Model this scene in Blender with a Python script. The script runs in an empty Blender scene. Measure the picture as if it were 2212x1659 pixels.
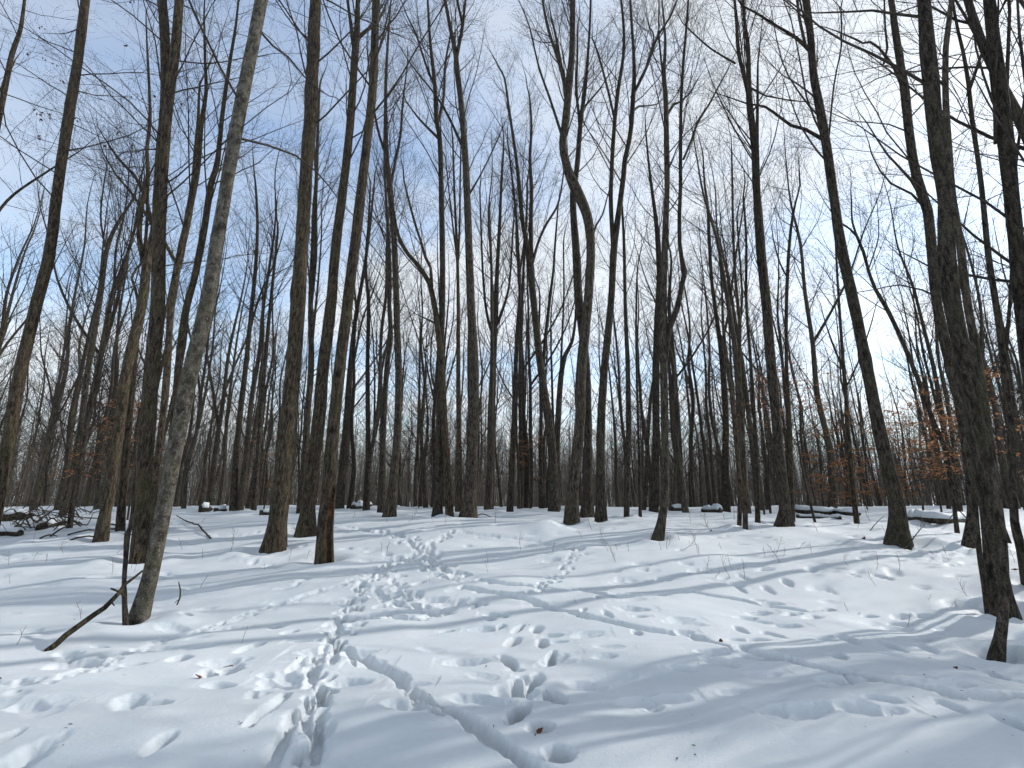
import bpy, math, random
import numpy as np
from mathutils import Vector

# ------------------------------------------------------------------ camera, sky, sun, exposure
scene = bpy.context.scene
COL = scene.collection
rad = math.radians
W0, H0, F0 = 2212.0, 1659.0, 1040.0          # survey frame used for the site measurements
EYE, PITCH = 1.6, rad(12.47)
SUN_AZ, SUN_EL = rad(67.5), rad(32)            # azimuth clockwise from straight ahead (+Y)

cd = bpy.data.cameras.new('camera'); cam = bpy.data.objects.new('camera', cd); COL.objects.link(cam)
cam.location = (0, 0, EYE); cam.rotation_euler = (rad(90) + PITCH, 0, 0)
cd.sensor_width = 36; cd.lens = 36 * F0 / W0; cd.clip_start = 0.05; cd.clip_end = 3000
scene.camera = cam

world = bpy.data.worlds.new('World'); scene.world = world; world.use_nodes = True
CLOUD = (0.95, 5.0); AIR = 2.0
def build_sky():
    nt = world.node_tree; nt.nodes.clear(); N = nt.nodes.new; L = nt.links.new
    out = N('ShaderNodeOutputWorld'); bg = N('ShaderNodeBackground'); bg.inputs['Strength'].default_value = 0.15
    sky = N('ShaderNodeTexSky'); sky.sky_type = 'NISHITA'; sky.sun_disc = False
    sky.sun_elevation = SUN_EL; sky.sun_rotation = SUN_AZ
    sky.air_density = 1.2; sky.dust_density = 0.3; sky.ozone_density = 2.5
    tc = N('ShaderNodeTexCoord'); sep = N('ShaderNodeSeparateXYZ'); L(tc.outputs['Generated'], sep.inputs[0])
    mx = N('ShaderNodeMath'); mx.operation = 'MAXIMUM'; mx.inputs[1].default_value = 0.0; L(sep.outputs['Z'], mx.inputs[0])
    ad = N('ShaderNodeMath'); ad.operation = 'ADD'; ad.inputs[1].default_value = 0.22; L(mx.outputs[0], ad.inputs[0])
    dx = N('ShaderNodeMath'); dx.operation = 'DIVIDE'; L(sep.outputs['X'], dx.inputs[0]); L(ad.outputs[0], dx.inputs[1])
    dy = N('ShaderNodeMath'); dy.operation = 'DIVIDE'; L(sep.outputs['Y'], dy.inputs[0]); L(ad.outputs[0], dy.inputs[1])
    cmb = N('ShaderNodeCombineXYZ'); L(dx.outputs[0], cmb.inputs[0]); L(dy.outputs[0], cmb.inputs[1])
    mp = N('ShaderNodeMapping'); mp.inputs['Rotation'].default_value = (0, 0, rad(25)); mp.inputs['Scale'].default_value = (0.75, 1.5, 1)
    mp.inputs['Location'].default_value = (8.8, 5.2, 0)
    L(cmb.outputs[0], mp.inputs[0])
    n1 = N('ShaderNodeTexNoise'); n1.inputs['Scale'].default_value = 0.9; n1.inputs['Detail'].default_value = 8
    n1.inputs['Roughness'].default_value = 0.56; n1.inputs['Distortion'].default_value = 0.5; L(mp.outputs[0], n1.inputs['Vector'])
    cr = N('ShaderNodeValToRGB'); cr.color_ramp.elements[0].position = 0.36; cr.color_ramp.elements[1].position = 0.58
    cr.color_ramp.elements[0].color = (0.16, 0.16, 0.16, 1); cr.color_ramp.elements[1].color = (0.92, 0.92, 0.92, 1)
    L(n1.outputs['Fac'], cr.inputs[0])
    zc = N('ShaderNodeMath'); zc.operation = 'MAXIMUM'; zc.inputs[1].default_value = 0.10; L(sep.outputs['Z'], zc.inputs[0])   # the air just under the skyline is the air just above it
    vc = N('ShaderNodeCombineXYZ'); L(sep.outputs['X'], vc.inputs[0]); L(sep.outputs['Y'], vc.inputs[1]); L(zc.outputs[0], vc.inputs[2])
    vn = N('ShaderNodeVectorMath'); vn.operation = 'NORMALIZE'; L(vc.outputs[0], vn.inputs[0]); L(vn.outputs[0], sky.inputs['Vector'])
    air = N('ShaderNodeHueSaturation'); air.inputs['Saturation'].default_value = 0.95; air.inputs['Value'].default_value = AIR; L(sky.outputs[0], air.inputs['Color'])
    bw = N('ShaderNodeRGBToBW'); L(sky.outputs[0], bw.inputs[0])          # thin sunlit cloud: whiter and more even than the air behind it
    ev = N('ShaderNodeMath'); ev.operation = 'MULTIPLY_ADD'; ev.inputs[1].default_value = CLOUD[0]; ev.inputs[2].default_value = CLOUD[1]; L(bw.outputs[0], ev.inputs[0])
    cw = N('ShaderNodeCombineXYZ')
    for i_, k_ in enumerate((0.95, 1.0, 1.045)):
        ml = N('ShaderNodeMath'); ml.operation = 'MULTIPLY'; ml.inputs[1].default_value = k_; L(ev.outputs[0], ml.inputs[0]); L(ml.outputs[0], cw.inputs[i_])
    mix = N('ShaderNodeMixRGB'); L(cr.outputs[0], mix.inputs[0]); L(air.outputs[0], mix.inputs[1]); L(cw.outputs[0], mix.inputs[2])
    L(mix.outputs[0], bg.inputs['Color']); L(bg.outputs[0], out.inputs[0])
build_sky()

sl = bpy.data.lights.new('sun', 'SUN'); sun = bpy.data.objects.new('sun', sl); COL.objects.link(sun)
sl.energy = 4.6; sl.angle = rad(0.65); sl.color = (1.0, 0.95, 0.88)
SUN_DIR = Vector((math.sin(SUN_AZ) * math.cos(SUN_EL), math.cos(SUN_AZ) * math.cos(SUN_EL), math.sin(SUN_EL)))
sun.rotation_euler = SUN_DIR.to_track_quat('Z', 'Y').to_euler(); sun.location = (20, 10, 30)

vs = scene.view_settings
scene.display_settings.display_device = 'sRGB'
vs.view_transform = 'Standard'; vs.look = 'None'; vs.gamma = 1.0; vs.use_curve_mapping = False
vs.exposure = -0.22
scene.render.engine = 'CYCLES'
cy = scene.cycles
cy.max_bounces = 3; cy.diffuse_bounces = 2; cy.glossy_bounces = 1; cy.transmission_bounces = 2; cy.transparent_max_bounces = 4
cy.use_denoising = True
cy.use_adaptive_sampling = True; cy.adaptive_threshold = 0.03; cy.adaptive_min_samples = 12
cy.debug_use_spatial_splits = True
cy.caustics_reflective = False; cy.caustics_refractive = False

# ------------------------------------------------------------------ small helpers
rng = np.random.default_rng(11)

def tag(o, label=None, cat=None, group=None, kind=None):
    if label: o['label'] = label
    if cat: o['category'] = cat
    if group: o['group'] = group
    if kind: o['kind'] = kind
    return o

def empty(name, loc=(0, 0, 0), rz=0.0, scale=1.0):
    o = bpy.data.objects.new(name, None); COL.objects.link(o)
    o.location = loc; o.rotation_euler = (0, 0, rz); o.scale = (scale, scale, scale)
    o.empty_display_size = 0.2
    return o

def mesh_from(name, V, quads=None, tris=None, mat=None, smooth=True, qmat=None):
    V = np.asarray(V, dtype=np.float32)
    q = np.zeros((0, 4), np.int32) if quads is None else np.asarray(quads, np.int32).reshape(-1, 4)
    t = np.zeros((0, 3), np.int32) if tris is None else np.asarray(tris, np.int32).reshape(-1, 3)
    me = bpy.data.meshes.new(name)
    me.vertices.add(len(V)); me.vertices.foreach_set('co', V.ravel())
    nl = q.size + t.size; npoly = len(q) + len(t)
    me.loops.add(nl); me.loops.foreach_set('vertex_index', np.concatenate([q.ravel(), t.ravel()]))
    me.polygons.add(npoly)
    st = np.concatenate([np.arange(len(q)) * 4, q.size + np.arange(len(t)) * 3]).astype(np.int32)
    me.polygons.foreach_set('loop_start', st)
    if smooth: me.polygons.foreach_set('use_smooth', np.ones(npoly, bool))
    mats = mat if isinstance(mat, (list, tuple)) else [mat]
    for m in mats: me.materials.append(m)
    if qmat is not None:
        mi = np.zeros(npoly, np.int32); mi[:len(q)] = qmat; me.polygons.foreach_set('material_index', mi)
    me.update(calc_edges=True)
    return me

def obj(name, me, parent=None, loc=None):
    o = bpy.data.objects.new(name, me); COL.objects.link(o)
    if parent is not None: o.parent = parent
    if loc is not None: o.location = loc
    return o

def copy_tree(o, parent=None):
    c = o.copy(); COL.objects.link(c)
    if parent is not None: c.parent = parent
    for ch in o.children: copy_tree(ch, c)
    return c

# value noise -------------------------------------------------------
_P = np.random.default_rng(5).random((256, 256))
def vnoise(x, y):
    xi = np.floor(x); yi = np.floor(y); fx = x - xi; fy = y - yi
    xi = xi.astype(np.int64) & 255; yi = yi.astype(np.int64) & 255
    fx = fx * fx * fx * (fx * (fx * 6 - 15) + 10); fy = fy * fy * fy * (fy * (fy * 6 - 15) + 10)
    x1 = (xi + 1) & 255; y1 = (yi + 1) & 255
    a = _P[xi, yi] * (1 - fx) + _P[x1, yi] * fx
    b = _P[xi, y1] * (1 - fx) + _P[x1, y1] * fx
    return (a * (1 - fy) + b * fy) * 2 - 1
def sstep(a, b, x):
    t = np.clip((x - a) / (b - a), 0, 1); return t * t * (3 - 2 * t)

# ------------------------------------------------------------------ the lie of the land
MOUNDS = []      # x, y, rx, ry, h
def ground(x, y):
    x = np.asarray(x, float); y = np.asarray(y, float)
    yy = y + 1.2 * np.sin(x * 0.13 + 0.6)
    z = 0.62 * sstep(6.5, 17, yy)
    z = z - 2.6 * sstep(27, 80, yy) - .05 * np.maximum(0, yy - 55)
    z = z + 0.085 * vnoise(x * 0.22 + 3.1, y * 0.22 + 7.7) * sstep(2, 8, np.hypot(x, y))
    z = z + 0.075 * vnoise(x * 0.55 + 13.1, y * 0.62 + 1.7)
    z = z + 0.034 * vnoise(x * 1.25 + 33.1, y * 1.5 + 5.2)
    for mx, my, rx, ry, h in MOUNDS:
        z = z + h * np.exp(-((x - mx) / rx) ** 2 - ((y - my) / ry) ** 2)
    return z

def ray(px, py):
    cx = (px - W0 / 2) / F0; cy_ = (H0 / 2 - py) / F0
    s, c = math.sin(PITCH), math.cos(PITCH)
    return np.array([cx, -cy_ * s + c, cy_ * c + s])
_T = np.geomspace(1.5, 400, 6000)
def on_ground(px, py):
    """site measurement: where the sight line through (px, py) meets the snow"""
    d = ray(px, py)
    X = _T * d[0]; Y = _T * d[1]; Z = EYE + _T * d[2]
    h = Z - ground(X, Y)
    i = np.argmax(h < 0)
    if h[i] >= 0: i = len(_T) - 1
    a = h[i - 1] / (h[i - 1] - h[i]) if i > 0 and h[i] < 0 else 0
    t = _T[i - 1] + a * (_T[i] - _T[i - 1])
    return np.array([t * d[0], t * d[1], float(ground(t * d[0], t * d[1]))])

def mound_at(px, py, rx, ry, h):
    p = on_ground(px, py); MOUNDS.append((p[0], p[1], rx, ry, h))
_m = []
for a in ((1180, 1148, .62, .5, .30), (2012, 1138, 1.1, .8, .20), (345, 1345, .32, .28, .10), (60, 1160, 2.2, .9, .22),
          (1960, 1112, 1.2, .8, .22), (640, 1420, .7, .5, .05), (120, 1500, 1.0, .55, .10), (1960, 1560, 1.5, .9, .16), (1380, 1640, .9, .5, .06), (900, 1560, .8, .45, .07), (250, 1600, 1.1, .5, .09)):
    p = on_ground(a[0], a[1]); _m.append((p[0], p[1], a[2], a[3], a[4]))
MOUNDS += _m

# ------------------------------------------------------------------ materials
def new_mat(name):
    m = bpy.data.materials.new(name); m.use_nodes = True
    nt = m.node_tree; b = nt.nodes['Principled BSDF']
    return m, nt, b

def snow_mat(name='snow'):
    m, nt, b = new_mat(name); N = nt.nodes.new; L = nt.links.new
    tc = N('ShaderNodeTexCoord')
    n = N('ShaderNodeTexNoise'); n.inputs['Scale'].default_value = 1.3; n.inputs['Detail'].default_value = 5; L(tc.outputs['Object'], n.inputs['Vector'])
    cr = N('ShaderNodeValToRGB'); cr.color_ramp.elements[0].color = (0.51, 0.556, 0.590, 1); cr.color_ramp.elements[1].color = (0.57, 0.603, 0.630, 1)
    cr.color_ramp.elements[0].position = .35; cr.color_ramp.elements[1].position = .65
    L(n.outputs['Fac'], cr.inputs[0]); L(cr.outputs[0], b.inputs['Base Color'])
    b.inputs['Roughness'].default_value = 0.62; b.inputs['Specular IOR Level'].default_value = 0.25
    n2 = N('ShaderNodeTexNoise'); n2.inputs['Scale'].default_value = 34; n2.inputs['Detail'].default_value = 9; n2.inputs['Roughness'].default_value = .74
    L(tc.outputs['Object'], n2.inputs['Vector'])
    bp = N('ShaderNodeBump'); bp.inputs['Strength'].default_value = 0.6; bp.inputs['Distance'].default_value = 0.012
    L(n2.outputs['Fac'], bp.inputs['Height']); L(bp.outputs[0], b.inputs['Normal'])
    return m

def bark_mat(name, dark, light, moss, stretch=7.0, scale=13.0, bump=0.9, spots=None, moss_amt=0.5):
    m, nt, b = new_mat(name); N = nt.nodes.new; L = nt.links.new
    tc = N('ShaderNodeTexCoord'); oi = N('ShaderNodeObjectInfo')
    va = N('ShaderNodeVectorMath'); va.operation = 'SCALE'; va.inputs[3].default_value = 37.0
    cm = N('ShaderNodeCombineXYZ')
    for i in range(3): L(oi.outputs['Random'], cm.inputs[i])
    L(cm.outputs[0], va.inputs[0])
    vb = N('ShaderNodeVectorMath'); vb.operation = 'ADD'; L(tc.outputs['Object'], vb.inputs[0]); L(va.outputs[0], vb.inputs[1])
    mp = N('ShaderNodeMapping'); mp.inputs['Scale'].default_value = (scale, scale, scale / stretch); L(vb.outputs[0], mp.inputs[0])
    n = N('ShaderNodeTexNoise'); n.inputs['Scale'].default_value = 1.0; n.inputs['Detail'].default_value = 7; n.inputs['Roughness'].default_value = .68
    n.inputs['Distortion'].default_value = .4; L(mp.outputs[0], n.inputs['Vector'])
    vo = N('ShaderNodeTexVoronoi'); vo.feature = 'DISTANCE_TO_EDGE'; vo.inputs['Scale'].default_value = 2.3
    nd = N('ShaderNodeVectorMath'); nd.operation = 'ADD'; L(mp.outputs[0], nd.inputs[0]); L(n.outputs['Color'], nd.inputs[1]); L(nd.outputs[0], vo.inputs['Vector'])
    cr = N('ShaderNodeValToRGB'); cr.color_ramp.elements[0].position = .40; cr.color_ramp.elements[1].position = .62
    cr.color_ramp.elements[0].color = (*dark, 1); cr.color_ramp.elements[1].color = (*light, 1); L(n.outputs['Fac'], cr.inputs[0])
    # mossy / lichen blotches
    n3 = N('ShaderNodeTexNoise'); n3.inputs['Scale'].default_value = 1.1; n3.inputs['Detail'].default_value = 6; n3.inputs['Roughness'].default_value = .7; L(vb.outputs[0], n3.inputs['Vector'])
    r3 = N('ShaderNodeValToRGB'); r3.color_ramp.elements[0].position = .48; r3.color_ramp.elements[1].position = .66
    r3.color_ramp.elements[0].color = (0, 0, 0, 1); r3.color_ramp.elements[1].color = (moss_amt,) * 3 + (1,); L(n3.outputs['Fac'], r3.inputs[0])
    mx = N('ShaderNodeMixRGB'); L(r3.outputs[0], mx.inputs[0]); L(cr.outputs[0], mx.inputs[1]); mx.inputs[2].default_value = (*moss, 1)
    col = mx.outputs[0]
    # furrows
    fr = N('ShaderNodeValToRGB'); fr.color_ramp.elements[0].position = 0.0; fr.color_ramp.elements[1].position = .16
    fr.color_ramp.elements[0].color = (.5, .5, .5, 1); fr.color_ramp.elements[1].color = (1, 1, 1, 1); L(vo.outputs['Distance'], fr.inputs[0])
    mu = N('ShaderNodeMixRGB'); mu.blend_type = 'MULTIPLY'; mu.inputs[0].default_value = 0.65 if spots is None else 0.15
    L(col, mu.inputs[1]); L(fr.outputs[0], mu.inputs[2]); col = mu.outputs[0]
    if spots:
        n4 = N('ShaderNodeTexNoise'); n4.inputs['Scale'].default_value = 22; n4.inputs['Detail'].default_value = 4; L(vb.outputs[0], n4.inputs['Vector'])
        r4 = N('ShaderNodeValToRGB'); r4.color_ramp.elements[0].position = .62; r4.color_ramp.elements[1].position = .72
        r4.color_ramp.elements[0].color = (0, 0, 0, 1); r4.color_ramp.elements[1].color = (.75, .75, .75, 1); L(n4.outputs['Fac'], r4.inputs[0])
        m4 = N('ShaderNodeMixRGB'); L(r4.outputs[0], m4.inputs[0]); L(col, m4.inputs[1]); m4.inputs[2].default_value = (*spots, 1); col = m4.outputs[0]
    ns = N('ShaderNodeTexNoise'); ns.inputs['Scale'].default_value = 46; ns.inputs['Detail'].default_value = 5; ns.inputs['Roughness'].default_value = .8; L(vb.outputs[0], ns.inputs['Vector'])
    rs = N('ShaderNodeValToRGB'); rs.color_ramp.elements[0].position = .38; rs.color_ramp.elements[1].position = .64
    rs.color_ramp.elements[0].color = (.45, .44, .43, 1); rs.color_ramp.elements[1].color = (1.25, 1.25, 1.25, 1); L(ns.outputs['Fac'], rs.inputs[0])
    ms = N('ShaderNodeMixRGB'); ms.blend_type = 'MULTIPLY'; ms.inputs[0].default_value = .9; L(col, ms.inputs[1]); L(rs.outputs[0], ms.inputs[2]); col = ms.outputs[0]
    hv = N('ShaderNodeHueSaturation'); mr = N('ShaderNodeMapRange'); mr.inputs['To Min'].default_value = .8; mr.inputs['To Max'].default_value = 1.25
    L(oi.outputs['Random'], mr.inputs['Value']); L(mr.outputs[0], hv.inputs['Value']); L(col, hv.inputs['Color'])
    L(hv.outputs[0], b.inputs['Base Color']); b.inputs['Roughness'].default_value = .9; b.inputs['Specular IOR Level'].default_value = .15
    ma = N('ShaderNodeMath'); ma.operation = 'MULTIPLY_ADD'; L(vo.outputs['Distance'], ma.inputs[0]); ma.inputs[1].default_value = .9 if spots is None else .1
    L(n.outputs['Fac'], ma.inputs[2])
    bp = N('ShaderNodeBump'); bp.inputs['Strength'].default_value = bump; bp.inputs['Distance'].default_value = .03
    L(ma.outputs[0], bp.inputs['Height']); L(bp.outputs[0], b.inputs['Normal'])
    return m

def plain_mat(name, c1, c2, scale=20, rough=.9):
    m, nt, b = new_mat(name); N = nt.nodes.new; L = nt.links.new
    tc = N('ShaderNodeTexCoord'); n = N('ShaderNodeTexNoise'); n.inputs['Scale'].default_value = scale; n.inputs['Detail'].default_value = 4
    L(tc.outputs['Object'], n.inputs['Vector'])
    cr = N('ShaderNodeValToRGB'); cr.color_ramp.elements[0].position = .35; cr.color_ramp.elements[1].position = .65
    cr.color_ramp.elements[0].color = (*c1, 1); cr.color_ramp.elements[1].color = (*c2, 1)
    L(n.outputs['Fac'], cr.inputs[0]); L(cr.outputs[0], b.inputs['Base Color'])
    b.inputs['Roughness'].default_value = rough; b.inputs['Specular IOR Level'].default_value = .15
    return m

M_SNOW = snow_mat()
M_BROWN = bark_mat('bark_brown', (.020, .015, .011), (.130, .102, .073), (.090, .083, .038), 4, 20)
M_DARK = bark_mat('bark_dark', (.016, .013, .011), (.118, .098, .077), (.080, .074, .044), 3.6, 20, moss_amt=.45)
M_PALE = bark_mat('bark_pale', (.036, .031, .025), (.165, .150, .124), (.085, .080, .045), 1.6, 12, bump=.35, spots=(.25, .245, .22))
M_FAR = bark_mat('bark_far', (.034, .028, .022), (.105, .088, .070), (.085, .082, .052), 4, 14, bump=.3, moss_amt=.5)
M_HAZED = plain_mat('hazed_bark', (.080, .069, .057), (.165, .145, .120), 2.0)  # far-wood bark, painted lighter and greyer to stand in for distance haze
M_TWIG = plain_mat('twig_bark', (.026, .021, .018), (.060, .049, .041), 9)
M_ROT = plain_mat('rotten_wood', (.025, .014, .009), (.17, .080, .036), 9)
M_LEAF = plain_mat('dry_leaf', (.17, .065, .026), (.42, .21, .095), 11.0, .7)
def leaf_glow(m):
    nt = m.node_tree; b = nt.nodes['Principled BSDF']; o = nt.nodes['Material Output']; t = nt.nodes.new('ShaderNodeBsdfTranslucent'); x = nt.nodes.new('ShaderNodeMixShader')
    x.inputs[0].default_value = .5; src = b.inputs['Base Color'].links[0].from_socket
    nt.links.new(src, t.inputs['Color']); nt.links.new(b.outputs[0], x.inputs[1]); nt.links.new(t.outputs[0], x.inputs[2]); nt.links.new(x.outputs[0], o.inputs['Surface'])
leaf_glow(M_LEAF)
M_STALK = plain_mat('dry_stalk', (.10, .07, .045), (.20, .145, .095), 30)
M_DEAD = plain_mat('dead_leaf', (.045, .018, .012), (.12, .05, .03), 40, .75)

# ------------------------------------------------------------------ tube building
def tubes(P, R, S, cap=True, phase=None):
    """P (N,K,3) centre lines, R (N,K) or (N,K,S) radii -> verts, quads, tris"""
    N_, K = P.shape[:2]
    T = np.gradient(P, axis=1); T /= np.linalg.norm(T, axis=2, keepdims=True) + 1e-9
    mean = P[:, -1] - P[:, 0]; mean = mean / (np.linalg.norm(mean, axis=1, keepdims=True) + 1e-9)
    ref = np.where(np.abs(mean[:, 2:3]) > .75, np.array([[1., 0, 0]]), np.array([[0., 0, 1.]]))
    U = np.cross(T, ref[:, None, :]); U /= np.linalg.norm(U, axis=2, keepdims=True) + 1e-9
    Vv = np.cross(T, U)
    a = np.arange(S) * 2 * math.pi / S
    if R.ndim == 2: R = R[:, :, None]
    ring = (U[:, :, None, :] * np.cos(a)[None, None, :, None] + Vv[:, :, None, :] * np.sin(a)[None, None, :, None]) * R[..., None]
    V = (P[:, :, None, :] + ring).reshape(-1, 3)
    n = np.arange(N_)[:, None, None] * K * S; k = np.arange(K - 1)[None, :, None] * S; s = np.arange(S)[None, None, :]
    s1 = (s + 1) % S
    q = np.stack(np.broadcast_arrays(n + k + s, n + k + s1, n + k + S + s1, n + k + S + s), -1).reshape(-1, 4)
    tr = None
    if cap:
        tips = P[:, -1] + T[:, -1] * R[:, -1].mean(axis=-1)[:, None] * 1.2
        ti = len(V) + np.arange(N_)
        V = np.vstack([V, tips])
        base = (np.arange(N_) * K * S + (K - 1) * S)[:, None]
        ss = np.arange(S)[None, :]
        tr = np.stack(np.broadcast_arrays(base + ss, base + (ss + 1) % S, ti[:, None]), -1).reshape(-1, 3)
    return V, q, tr

class Soup:
    def __init__(self): self.V = []; self.Q = []; self.T = []; self.n = 0
    def add(self, V, q, t=None):
        self.V.append(V); self.Q.append(q + self.n)
        if t is not None: self.T.append(t + self.n)
        self.n += len(V)
    def mesh(self, name, mat, smooth=True):
        return mesh_from(name, np.vstack(self.V), np.vstack(self.Q) if self.Q else None, np.vstack(self.T) if self.T else None, mat, smooth)

def spline(P, R, step_fn):
    """Catmull-Rom through traced points; step_fn(z) gives ring spacing"""
    P = np.asarray(P, float); R = np.asarray(R, float)
    A = np.vstack([2 * P[0] - P[1], P, 2 * P[-1] - P[-2]])
    op, orr = [P[0]], [R[0]]
    for i in range(len(P) - 1):
        p0, p1, p2, p3 = A[i], A[i + 1], A[i + 2], A[i + 3]
        n = max(1, int(np.linalg.norm(p2 - p1) / step_fn(p1[2])))
        for j in range(1, n + 1):
            t = j / n
            op.append(.5 * ((2 * p1) + (p2 - p0) * t + (2 * p0 - 5 * p1 + 4 * p2 - p3) * t * t + (3 * p1 - p0 - 3 * p2 + p3) * t ** 3))
            orr.append(R[i] * (1 - t) + R[i + 1] * t)
    return np.array(op), np.array(orr)

def grow(P, R, counts, t0, t1, ang, length, up, wig, K, r, ratio, rcap, rmin, jitter=.3, droop=0.0):
    """children of N parent lines. counts int per parent, t0/t1 arrays per parent, length per parent"""
    N_, KK = P.shape[:2]
    idx = np.repeat(np.arange(N_), counts); M = len(idx)
    if M == 0: return np.zeros((0, K, 3)), np.zeros((0, K))
    order = np.concatenate([(np.arange(c) + r.random(c)) / c for c in counts]) if M else np.zeros(0)
    t = t0[idx] + (t1[idx] - t0[idx]) * order
    f = t * (KK - 1); i0 = np.minimum(f.astype(int), KK - 2); fr = (f - i0)[:, None]
    pos = P[idx, i0] * (1 - fr) + P[idx, i0 + 1] * fr
    tan = P[idx, i0 + 1] - P[idx, i0]; tan /= np.linalg.norm(tan, axis=1, keepdims=True) + 1e-9
    rp = R[idx, i0] * (1 - fr[:, 0]) + R[idx, i0 + 1] * fr[:, 0]
    rnd = r.normal(size=(M, 3)); perp = rnd - (rnd * tan).sum(1, keepdims=True) * tan; perp /= np.linalg.norm(perp, axis=1, keepdims=True) + 1e-9
    th = np.radians(r.uniform(ang[0], ang[1], M))[:, None]
    d = tan * np.cos(th) + perp * np.sin(th)
    Ln = length[idx] * (1 - .55 * order) * r.uniform(1 - jitter, 1 + jitter, M)
    out = np.zeros((M, K, 3)); out[:, 0] = pos
    st = (Ln / (K - 1))[:, None]
    for k in range(1, K):
        out[:, k] = out[:, k - 1] + d * st
        d = d + np.array([[0, 0, 1.]]) * (up - droop * k / K) + r.normal(size=(M, 3)) * wig
        d /= np.linalg.norm(d, axis=1, keepdims=True)
    r0 = np.minimum(rp * ratio, rcap)
    r0 = np.maximum(np.minimum(r0, .011 * Ln + .002), rmin)
    s = np.linspace(0, 1, K)[None, :]
    rr = r0[:, None] * (1 - s) ** .75 * .85 + r0[:, None] * .15
    return out, np.maximum(rr, rmin)

# ------------------------------------------------------------------ the snow sheet with tracks
def gpts(pts): return np.array([on_ground(a, b)[:2] for a, b in pts])

def resample(P, step):
    seg = np.linalg.norm(np.diff(P, axis=0), axis=1); s = np.concatenate([[0], np.cumsum(seg)])
    n = max(2, int(s[-1] / step)); u = np.linspace(0, s[-1], n)
    return np.stack([np.interp(u, s, P[:, 0]), np.interp(u, s, P[:, 1])], 1)

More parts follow.
